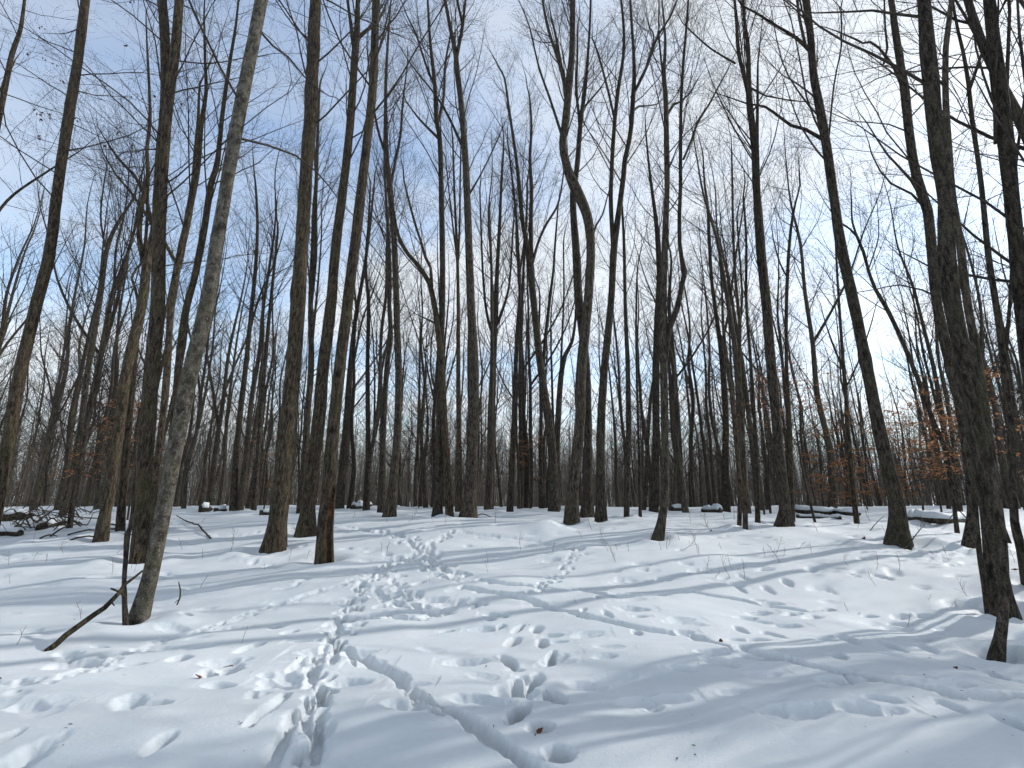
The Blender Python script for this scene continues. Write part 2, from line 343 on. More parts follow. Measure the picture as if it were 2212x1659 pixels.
def build_snow():
    r = np.random.default_rng(3)
    # polar sheet, finest where one looks at the tracks
    aa = np.concatenate([np.linspace(-54, 54, 721), np.linspace(54, 306, 64)[1:-1]])
    aa = np.radians(aa)
    rr = np.concatenate([[.25, .6, 1.0, 1.4, 1.8], [2.1, 2.4, 2.7], np.geomspace(3.0, 9, 500), np.geomspace(9, 30, 175)[1:], np.geomspace(30, 900, 50)[1:]])
    A, Rr = np.meshgrid(aa, rr)
    X = (Rr * np.sin(A)).ravel(); Y = (Rr * np.cos(A)).ravel()
    Z = ground(X, Y)
    near = np.flatnonzero((np.hypot(X, Y) < 30) & (Y > 0))
    near = near[np.argsort(Y[near])]; Ys = Y[near]
    D = np.zeros_like(Z)
    def window(cx, cy_, rad_):
        i0, i1 = np.searchsorted(Ys, [cy_ - rad_, cy_ + rad_]); ids = near[i0:i1]
        return ids[np.abs(X[ids] - cx) < rad_]
    def dent(cx, cy_, lx, ly, ang, depth, rim=.18, sharp=2.6):
        R_ = max(lx, ly) * 1.9; ids = window(cx, cy_, R_)
        if len(ids) == 0: return
        dx, dy = X[ids] - cx, Y[ids] - cy_; c, s = math.cos(ang), math.sin(ang)
        u = (dx * c + dy * s) / lx; v = (-dx * s + dy * c) / ly
        q = np.hypot(u, v) + .13 * vnoise(X[ids] * 14, Y[ids] * 14) + .08 * vnoise(X[ids] * 31, Y[ids] * 31)
        h = -depth / (1 + np.maximum(q, 0) ** (2 * sharp)) + rim * depth * np.exp(-((q - 1.35) / .28) ** 2)
        D[ids] = np.where(h < 0, np.minimum(D[ids], h), D[ids] + h * (D[ids] > -.02))
    def rut(pts, width, depth, edge=.35, broken=0.0, seed=0):
        P = resample(gpts(pts), .06)
        dirs = np.gradient(P, axis=0); dirs /= np.linalg.norm(dirs, axis=1, keepdims=True) + 1e-9
        wv = 1 + .35 * vnoise(np.arange(len(P)) * .21 + seed, np.full(len(P), seed * 3.3))
        dv = 1 + .3 * vnoise(np.arange(len(P)) * .13 + seed * 7, np.full(len(P), seed * 1.3))
        off = .03 * vnoise(np.arange(len(P)) * .17 + seed * 5, np.full(len(P), 9.1))
        for i in range(len(P)):
            if broken and vnoise(np.array([i * .16 + seed]), np.array([seed * 2.7]))[0] < broken - 1: continue
            w = width * wv[i]; cx, cy_ = P[i] + np.array([-dirs[i, 1], dirs[i, 0]]) * off[i]
            ids = window(cx, cy_, w * 2.2)
            if len(ids) == 0: continue
            dx, dy = X[ids] - cx, Y[ids] - cy_
            al = np.abs(dx * dirs[i, 0] + dy * dirs[i, 1]); ac = np.abs(-dx * dirs[i, 1] + dy * dirs[i, 0]) / w
            m = al < .09
            ac = ac + .22 * vnoise(X[ids] * 17, Y[ids] * 17) + .16 * vnoise(X[ids] * 41, Y[ids] * 41)
            h = -depth * dv[i] / (1 + np.maximum(ac, 0) ** 6)
            D[ids] = np.where(m, np.minimum(D[ids], h), D[ids])
    def trail(pts, width, n, size, depth, jumble=.012):
        n = int(n * 1.35); size = (size[0] * .64, size[1] * .70)
        P = resample(gpts(pts), .05)
        dirs = np.gradient(P, axis=0)
        for i in range(n):
            j = r.integers(len(P)); o = r.normal() * width * .42; dd = dirs[j] / (np.linalg.norm(dirs[j]) + 1e-9)
            c = P[j] + np.array([-dd[1], dd[0]]) * o
            an = math.atan2(dd[1], dd[0]) + r.normal() * .35
            sc = r.uniform(.7, 1.25)
            dent(c[0], c[1], size[0] * sc, size[1] * sc, an, depth * r.uniform(.5, 1.25), .07, 3.6)
        # crumbs thrown up along the way
        for i in range(0, len(P)):
            ids = window(P[i, 0], P[i, 1], width * .8)
            if len(ids) == 0 : continue
            q = np.hypot(X[ids] - P[i, 0], Y[ids] - P[i, 1]) / (width * .8)
            J[ids] = np.maximum(J[ids], jumble * np.clip(1 - q, 0, 1))
    J = np.zeros_like(Z)
    # main trodden trail from the lower left centre
    main = [(640, 1690), (655, 1620), (668, 1560), (688, 1480), (712, 1405), (735, 1350), (757, 1302), (790, 1262), (832, 1226), (872, 1205), (905, 1195)]
    trail(main, .20, 84, (.11, .045), .10, .007)
    trail([(690, 1480), (712, 1405), (735, 1350), (757, 1302)], .22, 26, (.13, .05), .11, .008)
    rut([(692, 1600), (690, 1545), (697, 1500), (706, 1450), (716, 1405), (728, 1370)], .036, .10, broken=.6, seed=3)
    rut([(648, 1570), (662, 1510), (676, 1450), (694, 1400)], .036, .085, broken=.7, seed=4)
    rut([(590, 1650), (612, 1600), (640, 1540)], .045, .09, seed=5); rut([(655, 1670), (672, 1625), (684, 1600)], .045, .09, seed=25)
    rut([(540, 1560), (570, 1530), (610, 1500)], .035, .05, seed=6)
    trail([(905, 1195), (890, 1175), (872, 1160), (840, 1148), (770, 1142), (690, 1140)], .32, 50, (.15, .08), .09, .02)
    trail([(905, 1195), (925, 1180), (950, 1165), (972, 1155), (985, 1148)], .25, 34, (.14, .07), .08, .02)
    trail([(860, 1205), (905, 1200), (935, 1217), (968, 1235), (990, 1250)], .40, 46, (.16, .085), .12, .03)
    trail([(820, 1235), (850, 1262), (880, 1290), (850, 1310)], .42, 26, (.15, .09), .10, .02)
    trail([(760, 1260), (800, 1280), (870, 1300), (930, 1325), (985, 1310), (1010, 1296)], .25, 28, (.17, .08), .07, .018)
    trail([(745, 1340), (800, 1330), (870, 1330), (930, 1330), (1000, 1305)], .22, 20, (.20, .08), .09, .015)
    # narrow crumbly animal trail on the left
    left = [(-40, 1482), (60, 1474), (140, 1462), (240, 1424), (330, 1391), (420, 1364), (540, 1325), (650, 1290), (735, 1262), (800, 1240)]
    trail(left, .14, 150, (.06, .045), .035, .014); rut(left, .05, .022, seed=8)
    trail([(540, 1500), (590, 1470), (640, 1440), (690, 1400)], .12, 8, (.14, .06), .06, .004)
    # sled / hare runs
    A_ = [(735, 1392), (775, 1405), (815, 1428), (860, 1458), (915, 1498), (965, 1528), (1015, 1556), (1060, 1588), (1105, 1618), (1150, 1652), (1190, 1690)]
    rut(A_, .046, .11, seed=11)
    rut([(a - 16, b + 12) for a, b in A_[3:7]], .030, .065, broken=.9, seed=12)
    for (a, b, l, w, an) in ((1040, 1578, .17, .055, 2.45), (1068, 1603, .13, .05, 2.4), (905, 1514, .11, .045, 2.4), (870, 1480, .10, .04, 2.5), (812, 1442, .11, .04, 2.6), (768, 1415, .13, .05, 2.7)):
        p = on_ground(a, b); dent(p[0], p[1], l, w, an, .12)
    B_ = [(1006, 1266), (1060, 1276), (1117, 1289), (1169, 1302), (1266, 1331), (1368, 1351), (1440, 1362), (1500, 1372), (1557, 1390), (1620, 1403), (1687, 1416), (1772, 1439), (1840, 1452), (1899, 1461), (1980, 1475), (2078, 1489), (2150, 1494), (2240, 1499)]
    rut(B_, .052, .14, seed=13); rut([(a + 2, b + 5) for a, b in B_[8:]], .026, .06, broken=.6, seed=14)
    for (a, b, l, w, an) in ((1830, 1464, .20, .075, 2.95), (1640, 1419, .16, .055, 2.85), (1420, 1363, .14, .055, 2.8), (1230, 1319, .15, .05, 2.7)):
        p = on_ground(a, b); dent(p[0], p[1], l, w, an, .11, .1, 3.0)
    C_ = [(1040, 1252), (1100, 1260), (1169, 1266), (1250, 1273), (1332, 1289), (1420, 1283), (1492, 1276), (1545, 1288), (1600, 1295), (1671, 1310), (1746, 1320), (1790, 1316)]
    rut(C_, .046, .09, seed=15)
    rut([(1000, 1150), (1080, 1158), (1150, 1168), (1215, 1178), (1255, 1182)], .05, .05, seed=16)
    trail([(1250, 1180), (1235, 1200), (1225, 1218), (1205, 1242), (1180, 1258), (1150, 1280)], .16, 40, (.09, .05), .07, .015)
    trail([(1960, 1178), (2000, 1195), (2035, 1210), (2060, 1222)], .16, 26, (.10, .05), .06, .01)
    trail([(650, 1140), (560, 1150), (480, 1160), (420, 1175)], .25, 30, (.11, .07), .05, .01)
    # single deep hoof and boot prints
    for ip, (a, b, l, w, d) in enumerate(((1107, 1386, .10, .085, .15), (1172, 1389, .10, .075, .12), (1098, 1428, .10, .07, .14), (1190, 1419, .11, .055, .12), (1152, 1468, .11, .10, .14),
                            (1118, 1480, .12, .09, .13), (1098, 1486, .11, .12, .09), (1197, 1501, .10, .085, .14), (1120, 1534, .12, .085, .15), (1166, 1566, .055, .10, .15), (1206, 1624, .05, .11, .12),
                            (1060, 1336, .12, .08, .10), (1092, 1330, .10, .06, .09), (1080, 1352, .14, .07, .11), (1062, 1356, .10, .07, .11), (1160, 1358, .14, .09, .12), (1120, 1357, .2, .06, .10),
                            (1023, 1300, .12, .10, .14), (1022, 1312, .10, .06, .12), (1048, 1305, .1, .05, .07), (985, 1240, .12, .07, .10), (905, 1259, .2, .10, .10), (1290, 1288, .10, .06, .09), (1312, 1324, .22, .07, .06), (1260, 1316, .18, .06, .05),
                            (165, 1432, .24, .30, .17), (150, 1420, .14, .18, .12), (243, 1412, .18, .12, .09), (387, 1421, .14, .12, .12), (452, 1452, .16, .13, .20), (490, 1448, .17, .11, .16), (560, 1390, .14, .08, .10), (530, 1400, .18, .07, .08),
                            (600, 1352, .16, .12, .10), (625, 1365, .14, .11, .10), (655, 1253, .20, .09, .08), (640, 1262, .15, .07, .05), (655, 1180, .16, .1, .05), (290, 1190, .22, .1, .06), (548, 1215, .2, .08, .06), (580, 1222, .2, .09, .06),
                            (-5, 1598, .18, .10, .12), (20, 1655, .4, .16, .10), (345, 1602, .16, .07, .07), (2050, 1520, .16, .08, .06), (2150, 1455, .22, .08, .08), (2090, 1440, .16, .06, .06), (2110, 1425, .2, .08, .06), (1810, 1415, .2, .1, .05),
                            (2180, 1555, .16, .08, .06), (1920, 1392, .28, .1, .07), (1830, 1378, .26, .1, .08), (1670, 1370, .22, .09, .08), (1600, 1360, .18, .08, .06), (2000, 1400, .22, .08, .05), (1255, 1182, .18, .1, .09), (1375, 1365, .15, .07, .07), (1450, 1365, .16, .07, .08),
                            (1905, 1246, .26, .10, .10), (1845, 1242, .22, .07, .05), (1700, 1257, .26, .09, .08), (1660, 1274, .3, .07, .05), (1600, 1272, .3, .07, .05), (1605, 1246, .3, .06, .05), (1790, 1276, .22, .06, .05))):
        p = on_ground(a, b); k_ = 1.5 if ip < 11 else .62; dent(p[0], p[1], w * (.72 if ip < 11 else .62), l * k_, r.normal() * .2, d * (1.3 if ip < 11 else 1.1), .05, 3.4)
    # old, half drifted-in prints and hollows all over
    for i in range(330):
        px = r.uniform(-60, 2270); py = 1130 + 400 * r.random() ** 1.7
        p = on_ground(px, py); s = r.uniform(.5, 1.2)
        dent(p[0], p[1], .15 * s, .085 * s, r.normal() * .4, r.uniform(.03, .10), .12, r.uniform(1.3, 2.4))
    # melt hollows and little drifts round the feet of the trees
    for h in HEROES:
        bx, by, bw_ = h['pts'][0]; p = on_ground(bx, by); Rb = .5 * bw_ * p[1] / F0
        ids = window(p[0], p[1], Rb + .7)
        if len(ids) == 0: continue
        dx, dy = X[ids] - p[0], Y[ids] - p[1]; q = np.hypot(dx, dy); an = np.arctan2(dy, dx)
        wob = 1 + .5 * vnoise(np.cos(an) * 1.4 + bx, np.sin(an) * 1.4)
        D[ids] += -.055 * wob * np.exp(-((q - Rb * .9) / (.07 + Rb * .35)) ** 2) + .045 * wob * np.exp(-((q - Rb * 1.9 - .16) / (.12 + Rb * .3)) ** 2)
    # wind ripples and small relief
    D += .006 * vnoise(X * 3.1, Y * 5.3) * sstep(1.5, 4, np.hypot(X, Y))
    cr = np.zeros_like(D)
    ids = np.flatnonzero(J > 0)
    cr[ids] = J[ids] * (.5 * vnoise(X[ids] * 13, Y[ids] * 13) + .8 * vnoise(X[ids] * 29 + 9, Y[ids] * 29) + .8 * np.maximum(0, vnoise(X[ids] * 47, Y[ids] * 47)))
    Z = Z + D + cr
    nA, nR = len(aa), len(rr)
    V = np.stack([X, Y, Z], 1)
    i = np.arange(nR - 1)[:, None] * nA; j = np.arange(nA)[None, :]; j1 = (j + 1) % nA
    q = np.stack(np.broadcast_arrays(i + j, i + j1, i + nA + j1, i + nA + j), -1).reshape(-1, 4)[:, ::-1]
    V = np.vstack([V, [[0, 0, float(ground(0, 0))]]]); c = len(V) - 1
    t = np.stack([np.full(nA, c), (np.arange(nA) + 1) % nA, np.arange(nA)], 1)[:, ::-1]
    # orientation check: normals up
    a, b_, d_ = V[q[0][0]], V[q[0][1]], V[q[0][2]]
    if np.cross(b_ - a, d_ - a)[2] < 0: q = q[:, ::-1]
    a, b_, d_ = V[t[0][0]], V[t[0][1]], V[t[0][2]]
    if np.cross(b_ - a, d_ - a)[2] < 0: t = t[:, ::-1]
    o = obj('snow_ground', mesh_from('snow_ground', V, q, t, M_SNOW)); tag(o, kind='structure', label='trampled snow covering the forest floor')

# ------------------------------------------------------------------ surveyed trees
HEROES = []
def T(label, mat, pts, limbs=(), cs=640, H=None, style='up', seed=None, k=0.0, dens=1.0, rot=False, leaves=0, scar=None):
    HEROES.append(dict(label=label, mat=mat, pts=pts, limbs=limbs, cs=cs, H=H, style=style, k=k, dens=dens, rot=rot, leaves=leaves, scar=scar))

T('pale smooth trunk leaning right beside thin broken stem, left foreground', 'P',
  [(300,1337,58),(314,1285,45),(329,1224,40),(363,1052,39),(410,810,39),(447,656,36),(484,432,31),(519,234,32),(565,0,30),(582,-90,27)], [], 420, 21, 'flat')
T('dark straight tree just behind the pale leaning trunk, forked high up', 'B',
  [(300,1209,50),(304,1150,41),(310,1052,40),(328,792,38),(341,656,36),(346,396,31),(357,234,26),(357,104,25),(350,0,23)],
  [[(352,450,22),(362,385,23),(383,247,24),(409,143,23),(430,30,20),(440,-50,16)]], 560, 22, 'flat')
T('narrow stem close behind the dark forked trunk, parting in two', 'B',
  [(322,1172,18),(340,1000,17),(359,828,18),(370,656,17),(389,552,18),(408,460,17),(418,390,12),(422,330,9),(428,260,8),(432,180,5)],
  [[(410,455,14),(428,385,13),(437,340,12),(447,270,11),(460,220,9),(462,150,7),(464,60,4)], [(384,575,9),(372,535,9),(360,500,8),(352,470,6)]], 600, None)
T('slim straight tree rising behind the pale leaning trunk', 'B',
  [(352,1146,19),(372,950,18),(395,708,18),(420,600,17),(440,500,17),(455,400,15),(469,351,13),(482,234,10),(497,130,8),(510,50,6),(518,-40,4)], [], 560, None)
T('mossy brown tree with flared foot and a long arching limb', 'B',
  [(220,1164,42),(228,1110,31),(238,1052,30),(258,922,28),(275,792,26),(307,656,25),(316,578,22),(330,500,14),(336,440,10),(342,380,6)],
  [[(312,575,14),(301,512,13),(307,440,12),(320,380,11),(318,326,9),(325,260,9),(323,182,7),(319,100,5),(317,40,3)],
   [(326,480,10),(310,430,9),(286,390,9),(263,357,9),(221,315,8),(190,280,7),(165,250,5)], [(299,655,8),(290,622,8),(279,597,7),(286,575,6),(296,560,5)]], 620, None, 'flat')
T('slender mossy trunk right beside the flared brown tree', 'B', [(259,1146,26),(266,1052,20),(277,922,18),(289,792,16),(300,680,13),(308,600,10),(316,500,8),(322,380,5)], [], 700)
T('dark tree behind brush pile, splitting into a crooked top', 'D',
  [(134,1116,22),(149,1052,16),(174,922,16),(190,800,16),(215,656,13),(228,552,12),(245,500,10),(265,465,8),(287,430,6),(300,390,4)], [[(229,540,6),(208,469,5),(200,396,4),(196,330,3)]], 720)
T('dark twin-topped tree standing at the edge of the brush pile', 'D',
  [(150,1143,18),(163,1052,13),(189,922,12),(209,800,12),(226,734,12),(238,656,12),(249,617,11),(274,552,9),(292,490,7),(305,430,5),(312,380,3)], [[(247,625,7),(252,539,6),(268,482,5),(280,420,4),(286,360,3)]], 720)
T('tall leaning trunk at the far left edge of the picture', 'B',
  [(-30,1182,48),(0,1060,36),(23,922,33),(47,792,33),(79,656,30),(106,552,29),(126,396,25),(147,260,27),(168,130,24),(184,0,23),(195,-80,20)], [], 480, 21, 'flat', leaves=90)
T('leaning leafy-twigged tree cut off by the top left corner', 'B',
  [(-80,1150,28),(-48,700,21),(-14,330,18),(3,230,16),(26,117,13),(44,65,11),(53,0,8),(60,-60,6)], [[(-40,520,10),(0,427,8),(73,351,6),(130,292,3)], [(2,240,8),(-20,160,7),(-30,90,5)]], 640, None, 'flat', leaves=120)
T('thick brown trunk, widest and straightest left of centre', 'B',
  [(594,1181,64),(600,1130,47),(608,1052,44),(622,922,41),(634,792,37),(644,656,35),(660,396,30),(670,260,30),(677,104,29),(682,0,25),(688,-80,21)], [], 330, 24)
T('tree with three-way fork between thick brown trunk and hollow tree', 'B',
  [(660,1155,56),(665,1105,37),(669,1052,33),(687,922,31),(698,792,29),(715,656,25),(726,526,22),(743,396,20),(757,260,18),(766,130,17),(771,75,15),(773,0,10),(774,-60,8)],
  [[(765,110,11),(759,40,7),(754,-20,6)], [(770,85,11),(790,50,8),(803,20,7),(815,-30,5)]], 420, 22)
T('tree with a hollow rotten foot showing orange wood', 'B',
  [(698,1214,47),(700,1170,40),(702,1130,37),(710,1052,34),(720,922,29),(734,792,27),(751,656,25),(767,526,24),(782,396,22),(798,260,20),(807,156,20),(812,0,17),(816,-70,14)], [], 330, 22, rot=True)
T('slim crooked stem between thick brown trunk and forked neighbour', 'D', [(648,1107,20),(657,1000,15),(664,896,15),(672,792,14),(671,656,12),(675,560,11),(679,450,10),(683,396,9),(686,300,7),(690,200,5)],
  [[(672,660,9),(685,560,8),(690,480,7),(694,396,6),(692,300,5)]], 640)
T('dark slim tree right behind the hollow-footed tree', 'D', [(733,1099,23),(740,1000,17),(747,922,15),(756,800,12),(766,700,10),(780,620,9),(790,560,8),(800,480,6),(808,400,4)], [[(752,850,6),(768,760,6),(782,690,5),(800,640,4)]], 760)
T('slim straight tree, first one right of the hollow-footed tree', 'D', [(791,1102,18),(795,1000,12),(795,922,11),(794,792,10),(796,656,8),(790,578,7),(796,480,5),(800,400,3)],
  [[(797,1010,10),(810,922,9),(818,850,9),(822,720,8),(832,630,7),(833,526,6),(838,430,4)]], 800)
T('tree with a bowed upper trunk, second right of the hollow tree', 'D', [(824,1107,21),(826,1000,15),(827,922,15),(836,792,12),(844,730,11),(841,656,10),(842,578,9),(838,500,8),(834,430,6),(830,360,4)], [], 760)
T('sturdy dark tree with flared foot left of the bowed-limb pair', 'D', [(843,1116,36),(848,1052,20),(859,922,18),(861,792,15),(858,708,15),(852,526,14),(841,396,14),(834,330,11),(833,260,9),(834,160,7),(840,60,5),(845,0,3)],
  [[(842,410,8),(852,350,7),(862,290,6),(868,200,5),(876,120,3)], [(836,340,7),(820,290,6),(810,220,5),(806,140,3)]], 640)
T('grey trunk with a knot scar and limb sweeping left', 'B', [(970,1118,20),(968,1040,15),(963,974,16),(958,880,16),(954,792,16),(948,730,14),(940,669,13),(927,610,12),(912,585,11),(896,565,10),(882,550,9),(868,527,9),(857,495,7),(848,440,5),(836,390,3)],
  [[(932,625,9),(929,575,7),(917,550,7),(905,510,6),(890,465,6),(872,400,5),(860,350,4)], [(944,700,6),(920,690,4),(902,684,2)]], 660, scar=(966,974,15))
T('dark upright tree touching the scarred grey trunk', 'D', [(945,1118,28),(947,1052,18),(949,922,17),(952,792,14),(955,682,13),(956,578,13),(953,396,12),(950,300,11),(943,260,11),(939,180,9),(930,100,7),(925,20,5),(922,-40,3)],
  [[(945,270,7),(956,200,6),(958,112,6),(965,40,4),(968,-20,3)], [(940,190,6),(920,140,5),(900,80,4),(880,40,3)], [(948,300,7),(925,270,6),(900,235,5),(880,200,4),(862,165,3)]], 520, None)
T('tall dark tree left of the middle with forked crown', 'D', [(1012,1119,48),(1016,1075,28),(1018,1052,26),(1022,922,25),(1024,792,23),(1017,656,19),(1013,526,17),(1009,420,16),(1005,338,15),(997,234,13),(988,156,13),(984,115,11),(975,70,9),(967,30,8),(958,-20,6)],
  [[(986,125,9),(994,90,8),(1000,65,7),(994,40,6),(986,0,5)], [(998,75,5),(1008,40,4),(1018,0,3)], [(1010,425,6),(1030,395,4),(1055,350,3),(1075,310,3),(1090,280,2)], [(1004,330,7),(985,290,6),(962,250,5),(938,222,4),(905,190,3)]], 420)
T('slender light trunk just left of the tall middle tree, many uprights', 'B', [(991,1107,19),(991,922,12),(990,792,10),(990,656,8),(988,560,7),(984,470,6),(981,396,5),(978,300,4)],
  [[(989,580,5),(993,480,5),(994,396,4),(996,300,3)], [(988,570,4),(976,470,4),(968,400,3),(960,330,3)]], 620)
T('tree fanning into a broom of upright limbs', 'D', [(1056,1099,23),(1060,1000,18),(1061,922,18),(1065,792,15),(1069,708,15),(1072,640,11),(1074,580,9),(1079,490,8),(1083,396,6),(1088,320,4)],
  [[(1068,730,9),(1052,680,6),(1044,600,5),(1040,500,4),(1038,420,3)], [(1069,710,9),(1086,670,6),(1100,620,5),(1106,540,4),(1112,450,3)], [(1071,670,6),(1062,600,5),(1060,520,4),(1056,430,3)]], 700)
T('slim grey tree between the broom-topped tree and middle fork', 'D', [(1101,1105,18),(1106,1000,12),(1110,900,11),(1114,792,10),(1118,708,9),(1123,640,8),(1120,560,7),(1116,480,6),(1108,400,5),(1100,330,4)], [[(1121,600,5),(1132,520,5),(1138,440,4),(1140,360,3)]], 700)
T('thin stem just left of the wide-forked middle tree', 'D', [(1125,1099,15),(1125,950,10),(1124,800,9),(1126,700,8),(1130,600,6),(1136,500,5),(1140,420,3)], [], 800)
T('wide-forked tree in the middle leaning left', 'D', [(1196,1107,30),(1196,1052,21),(1193,974,20),(1183,896,20),(1169,800,17),(1153,656,15),(1146,578,17),(1137,520,11),(1128,474,10),(1121,396,9),(1112,320,7),(1100,240,6),(1090,170,4)],
  [[(1148,575,11),(1147,487,10),(1149,396,9),(1146,320,7),(1150,240,6),(1146,160,4)], [(1150,570,7),(1162,525,6),(1180,482,6),(1203,443,5),(1213,405,4),(1222,340,3)], [(1172,810,9),(1178,734,8),(1190,630,7),(1197,578,6),(1203,500,5),(1210,420,3)]], 560)
T('smaller stem with elbow behind the wide-forked middle tree', 'D', [(1202,1101,18),(1202,1000,15),(1206,900,14),(1212,812,12),(1222,765,10),(1235,740,8),(1243,690,6),(1250,600,4)], [[(1210,830,6),(1213,740,5),(1216,640,4),(1214,540,3)]], 800)
T('thin pole left of the wide-forked middle tree', 'D', [(1169,1098,12),(1168,950,8),(1168,850,7),(1164,740,6),(1166,640,4)], [], 850)
T('grey S-curved trunk in the middle of the wood', 'P2', [(1235,1129,40),(1238,1052,28),(1252,922,25),(1255,810,25),(1263,720,22),(1270,656,21),(1276,540,20),(1268,465,23),(1240,400,24),(1226,365,20),(1216,312,18),(1222,260,18),(1229,182,18),(1236,104,14),(1237,0,12),(1237,-60,9)],
  [[(1224,200,10),(1210,140,9),(1188,73,7),(1177,26,6),(1170,-20,5)], [(1220,180,8),(1207,100,7),(1206,70,7),(1200,20,5),(1195,-20,4)], [(1216,300,7),(1200,270,6),(1180,235,5),(1160,205,4),(1140,150,3)], [(1276,520,5),(1290,480,5),(1306,450,4),(1320,400,3)]], 420)
T('dark trunk pressed against the right of the S-curved one', 'D', [(1268,1123,40),(1270,1052,21),(1270,922,19),(1266,792,18),(1256,700,19),(1249,640,20),(1246,560,19),(1240,480,16),(1238,420,14),(1246,365,12),(1252,290,11),(1257,240,10),(1265,182,8),(1272,90,6),(1276,0,5)],
  [[(1254,270,7),(1246,200,6),(1248,120,5),(1250,40,3)], [(1259,235,6),(1278,210,5),(1300,180,4),(1316,150,3)]], 420)
T('stout tree leaning right with tall open fork, right of S-curved trunk', 'D', [(1298,1125,32),(1298,1052,21),(1298,922,19),(1306,792,18),(1320,656,16),(1326,540,16),(1338,448,13),(1347,380,12),(1349,351,12),(1362,286,11),(1367,221,11),(1370,160,9),(1368,100,7),(1363,30,6),(1361,-20,5)],
  [[(1325,545,11),(1318,448,10),(1317,400,10),(1320,312,9),(1326,234,9),(1336,160,7),(1334,110,6),(1326,65,5),(1318,0,4)], [(1325,245,6),(1316,169,6),(1307,91,5),(1299,20,4)],
   [(1367,205,8),(1393,156,6),(1417,91,6),(1440,60,4),(1460,10,3)], [(1390,160,4),(1420,60,4),(1421,0,3)], [(1368,240,6),(1385,215,5),(1410,195,4),(1440,170,3)]], 460)
T('dark slim pole right of the stout forked tree', 'D', [(1353,1117,15),(1356,1000,14),(1358,922,14),(1356,792,11),(1352,700,9),(1350,630,8),(1348,526,7),(1344,448,5),(1342,396,4)], [], 720)
T('pencil-thin young tree on open snow left of the bent-footed tree', 'D', [(1383,1117,9),(1381,1000,6),(1378,900,6),(1375,792,5),(1374,700,5),(1376,600,4)], [], 850)
T('small leaning stem left behind the bent-footed tree', 'D', [(1391,1101,13),(1395,1052,10),(1400,930,9),(1407,850,8),(1420,780,6),(1428,700,4)], [], 850)
T('tree with bent foot standing alone on snow, elbowed right limb', 'D', [(1421,1163,31),(1430,1120,20),(1437,1052,18),(1436,922,18),(1434,792,18),(1432,700,17),(1434,600,15),(1437,500,14),(1441,396,12),(1440,330,13),(1439,260,12),(1437,200,11),(1434,160,9),(1437,90,6),(1432,20,4)],
  [[(1436,780,14),(1447,705,15),(1463,668,14),(1474,617,13),(1482,585,13),(1476,555,11),(1472,520,10),(1472,461,10),(1475,396,9),(1476,330,9),(1477,240,8),(1479,190,8),(1485,104,7),(1491,40,6),(1496,-20,5)],
   [(1478,340,6),(1495,300,6),(1508,262,6),(1534,221,5),(1552,187,4),(1577,141,3)], [(1440,250,8),(1460,215,7),(1477,198,5),(1505,165,4),(1530,120,3)], [(1436,190,6),(1425,140,5),(1416,90,4),(1412,30,3)]], 520)
T('dark trunk half hidden behind the bent-footed tree', 'D', [(1412,1107,24),(1416,1000,17),(1417,922,17),(1417,792,17),(1420,690,15),(1424,600,13),(1421,520,12),(1415,461,9),(1407,400,7),(1400,340,5),(1394,270,3)], [], 640)
T('pale grey trunk farther back, right of the bent-footed tree', 'P2', [(1471,1097,17),(1468,1000,15),(1464,922,14),(1456,792,11),(1450,720,9),(1446,660,7),(1450,560,5)], [], 760)
T('left one of two close thin poles on open snow, right of centre', 'B', [(1597,1137,12),(1598,1052,11),(1590,950,11),(1580,850,10),(1571,792,9),(1562,700,7),(1560,630,5)], [], 780)
T('right one of two close thin poles on open snow, right of centre', 'B', [(1610,1142,13),(1609,1052,11),(1606,970,10),(1602,900,10),(1597,792,9),(1598,708,9),(1592,640,8),(1587,578,7),(1583,480,6),(1582,396,5),(1580,320,3)], [[(1599,700,6),(1608,640,6),(1610,560,5),(1609,450,4)]], 740)
T('dark tree leaning left behind the two close thin poles', 'D', [(1568,1105,23),(1566,1000,16),(1568,922,15),(1564,830,14),(1558,760,12),(1551,708,10),(1543,650,9),(1537,604,8),(1532,520,8),(1529,450,7),(1522,396,5),(1518,330,3)], [[(1560,740,7),(1563,680,6),(1560,600,5),(1562,500,3)]], 720)
T('upright trunk with small spread foot behind the leaning big one', 'D', [(1637,1133,14),(1636,1052,10),(1632,950,10),(1626,850,9),(1620,760,8),(1612,650,7),(1612,520,6),(1606,420,4)], [], 760)
T('tall left-leaning tree with flared foot, right of centre', 'D', [(1697,1137,52),(1696,1100,29),(1692,1052,25),(1678,922,23),(1666,792,24),(1655,656,23),(1642,526,23),(1635,420,18),(1629,312,17),(1620,234,16),(1617,182,13),(1616,104,10),(1609,50,8),(1604,-10,6)],
  [[(1618,210,10),(1600,160,9),(1586,130,9),(1576,78,7),(1565,26,6),(1558,-20,5)], [(1585,135,5),(1552,104,4),(1534,75,4),(1500,26,3)], [(1662,720,11),(1646,600,10),(1631,500,11),(1620,410,11),(1612,340,9),(1606,280,7),(1600,200,4)],
   [(1622,190,6),(1650,215,4),(1680,232,3)]], 460)
T('slim tree rooted right against the tall left-leaning tree', 'B', [(1708,1132,22),(1708,1000,11),(1706,922,11),(1699,792,9),(1699,656,8),(1703,560,8),(1709,490,7),(1718,440,5),(1728,400,4)], [[(1701,600,4),(1690,560,4),(1684,500,3)]], 720)
T('thin tree leaning left in front of the snow-capped log', 'B', [(1852,1131,15),(1842,1052,13),(1832,940,12),(1827,850,10),(1822,792,9),(1814,680,7),(1809,600,6),(1804,500,4)], [[(1822,800,6),(1800,735,5),(1790,690,3)], [(1826,840,5),(1850,780,4),(1870,700,3)]], 820)
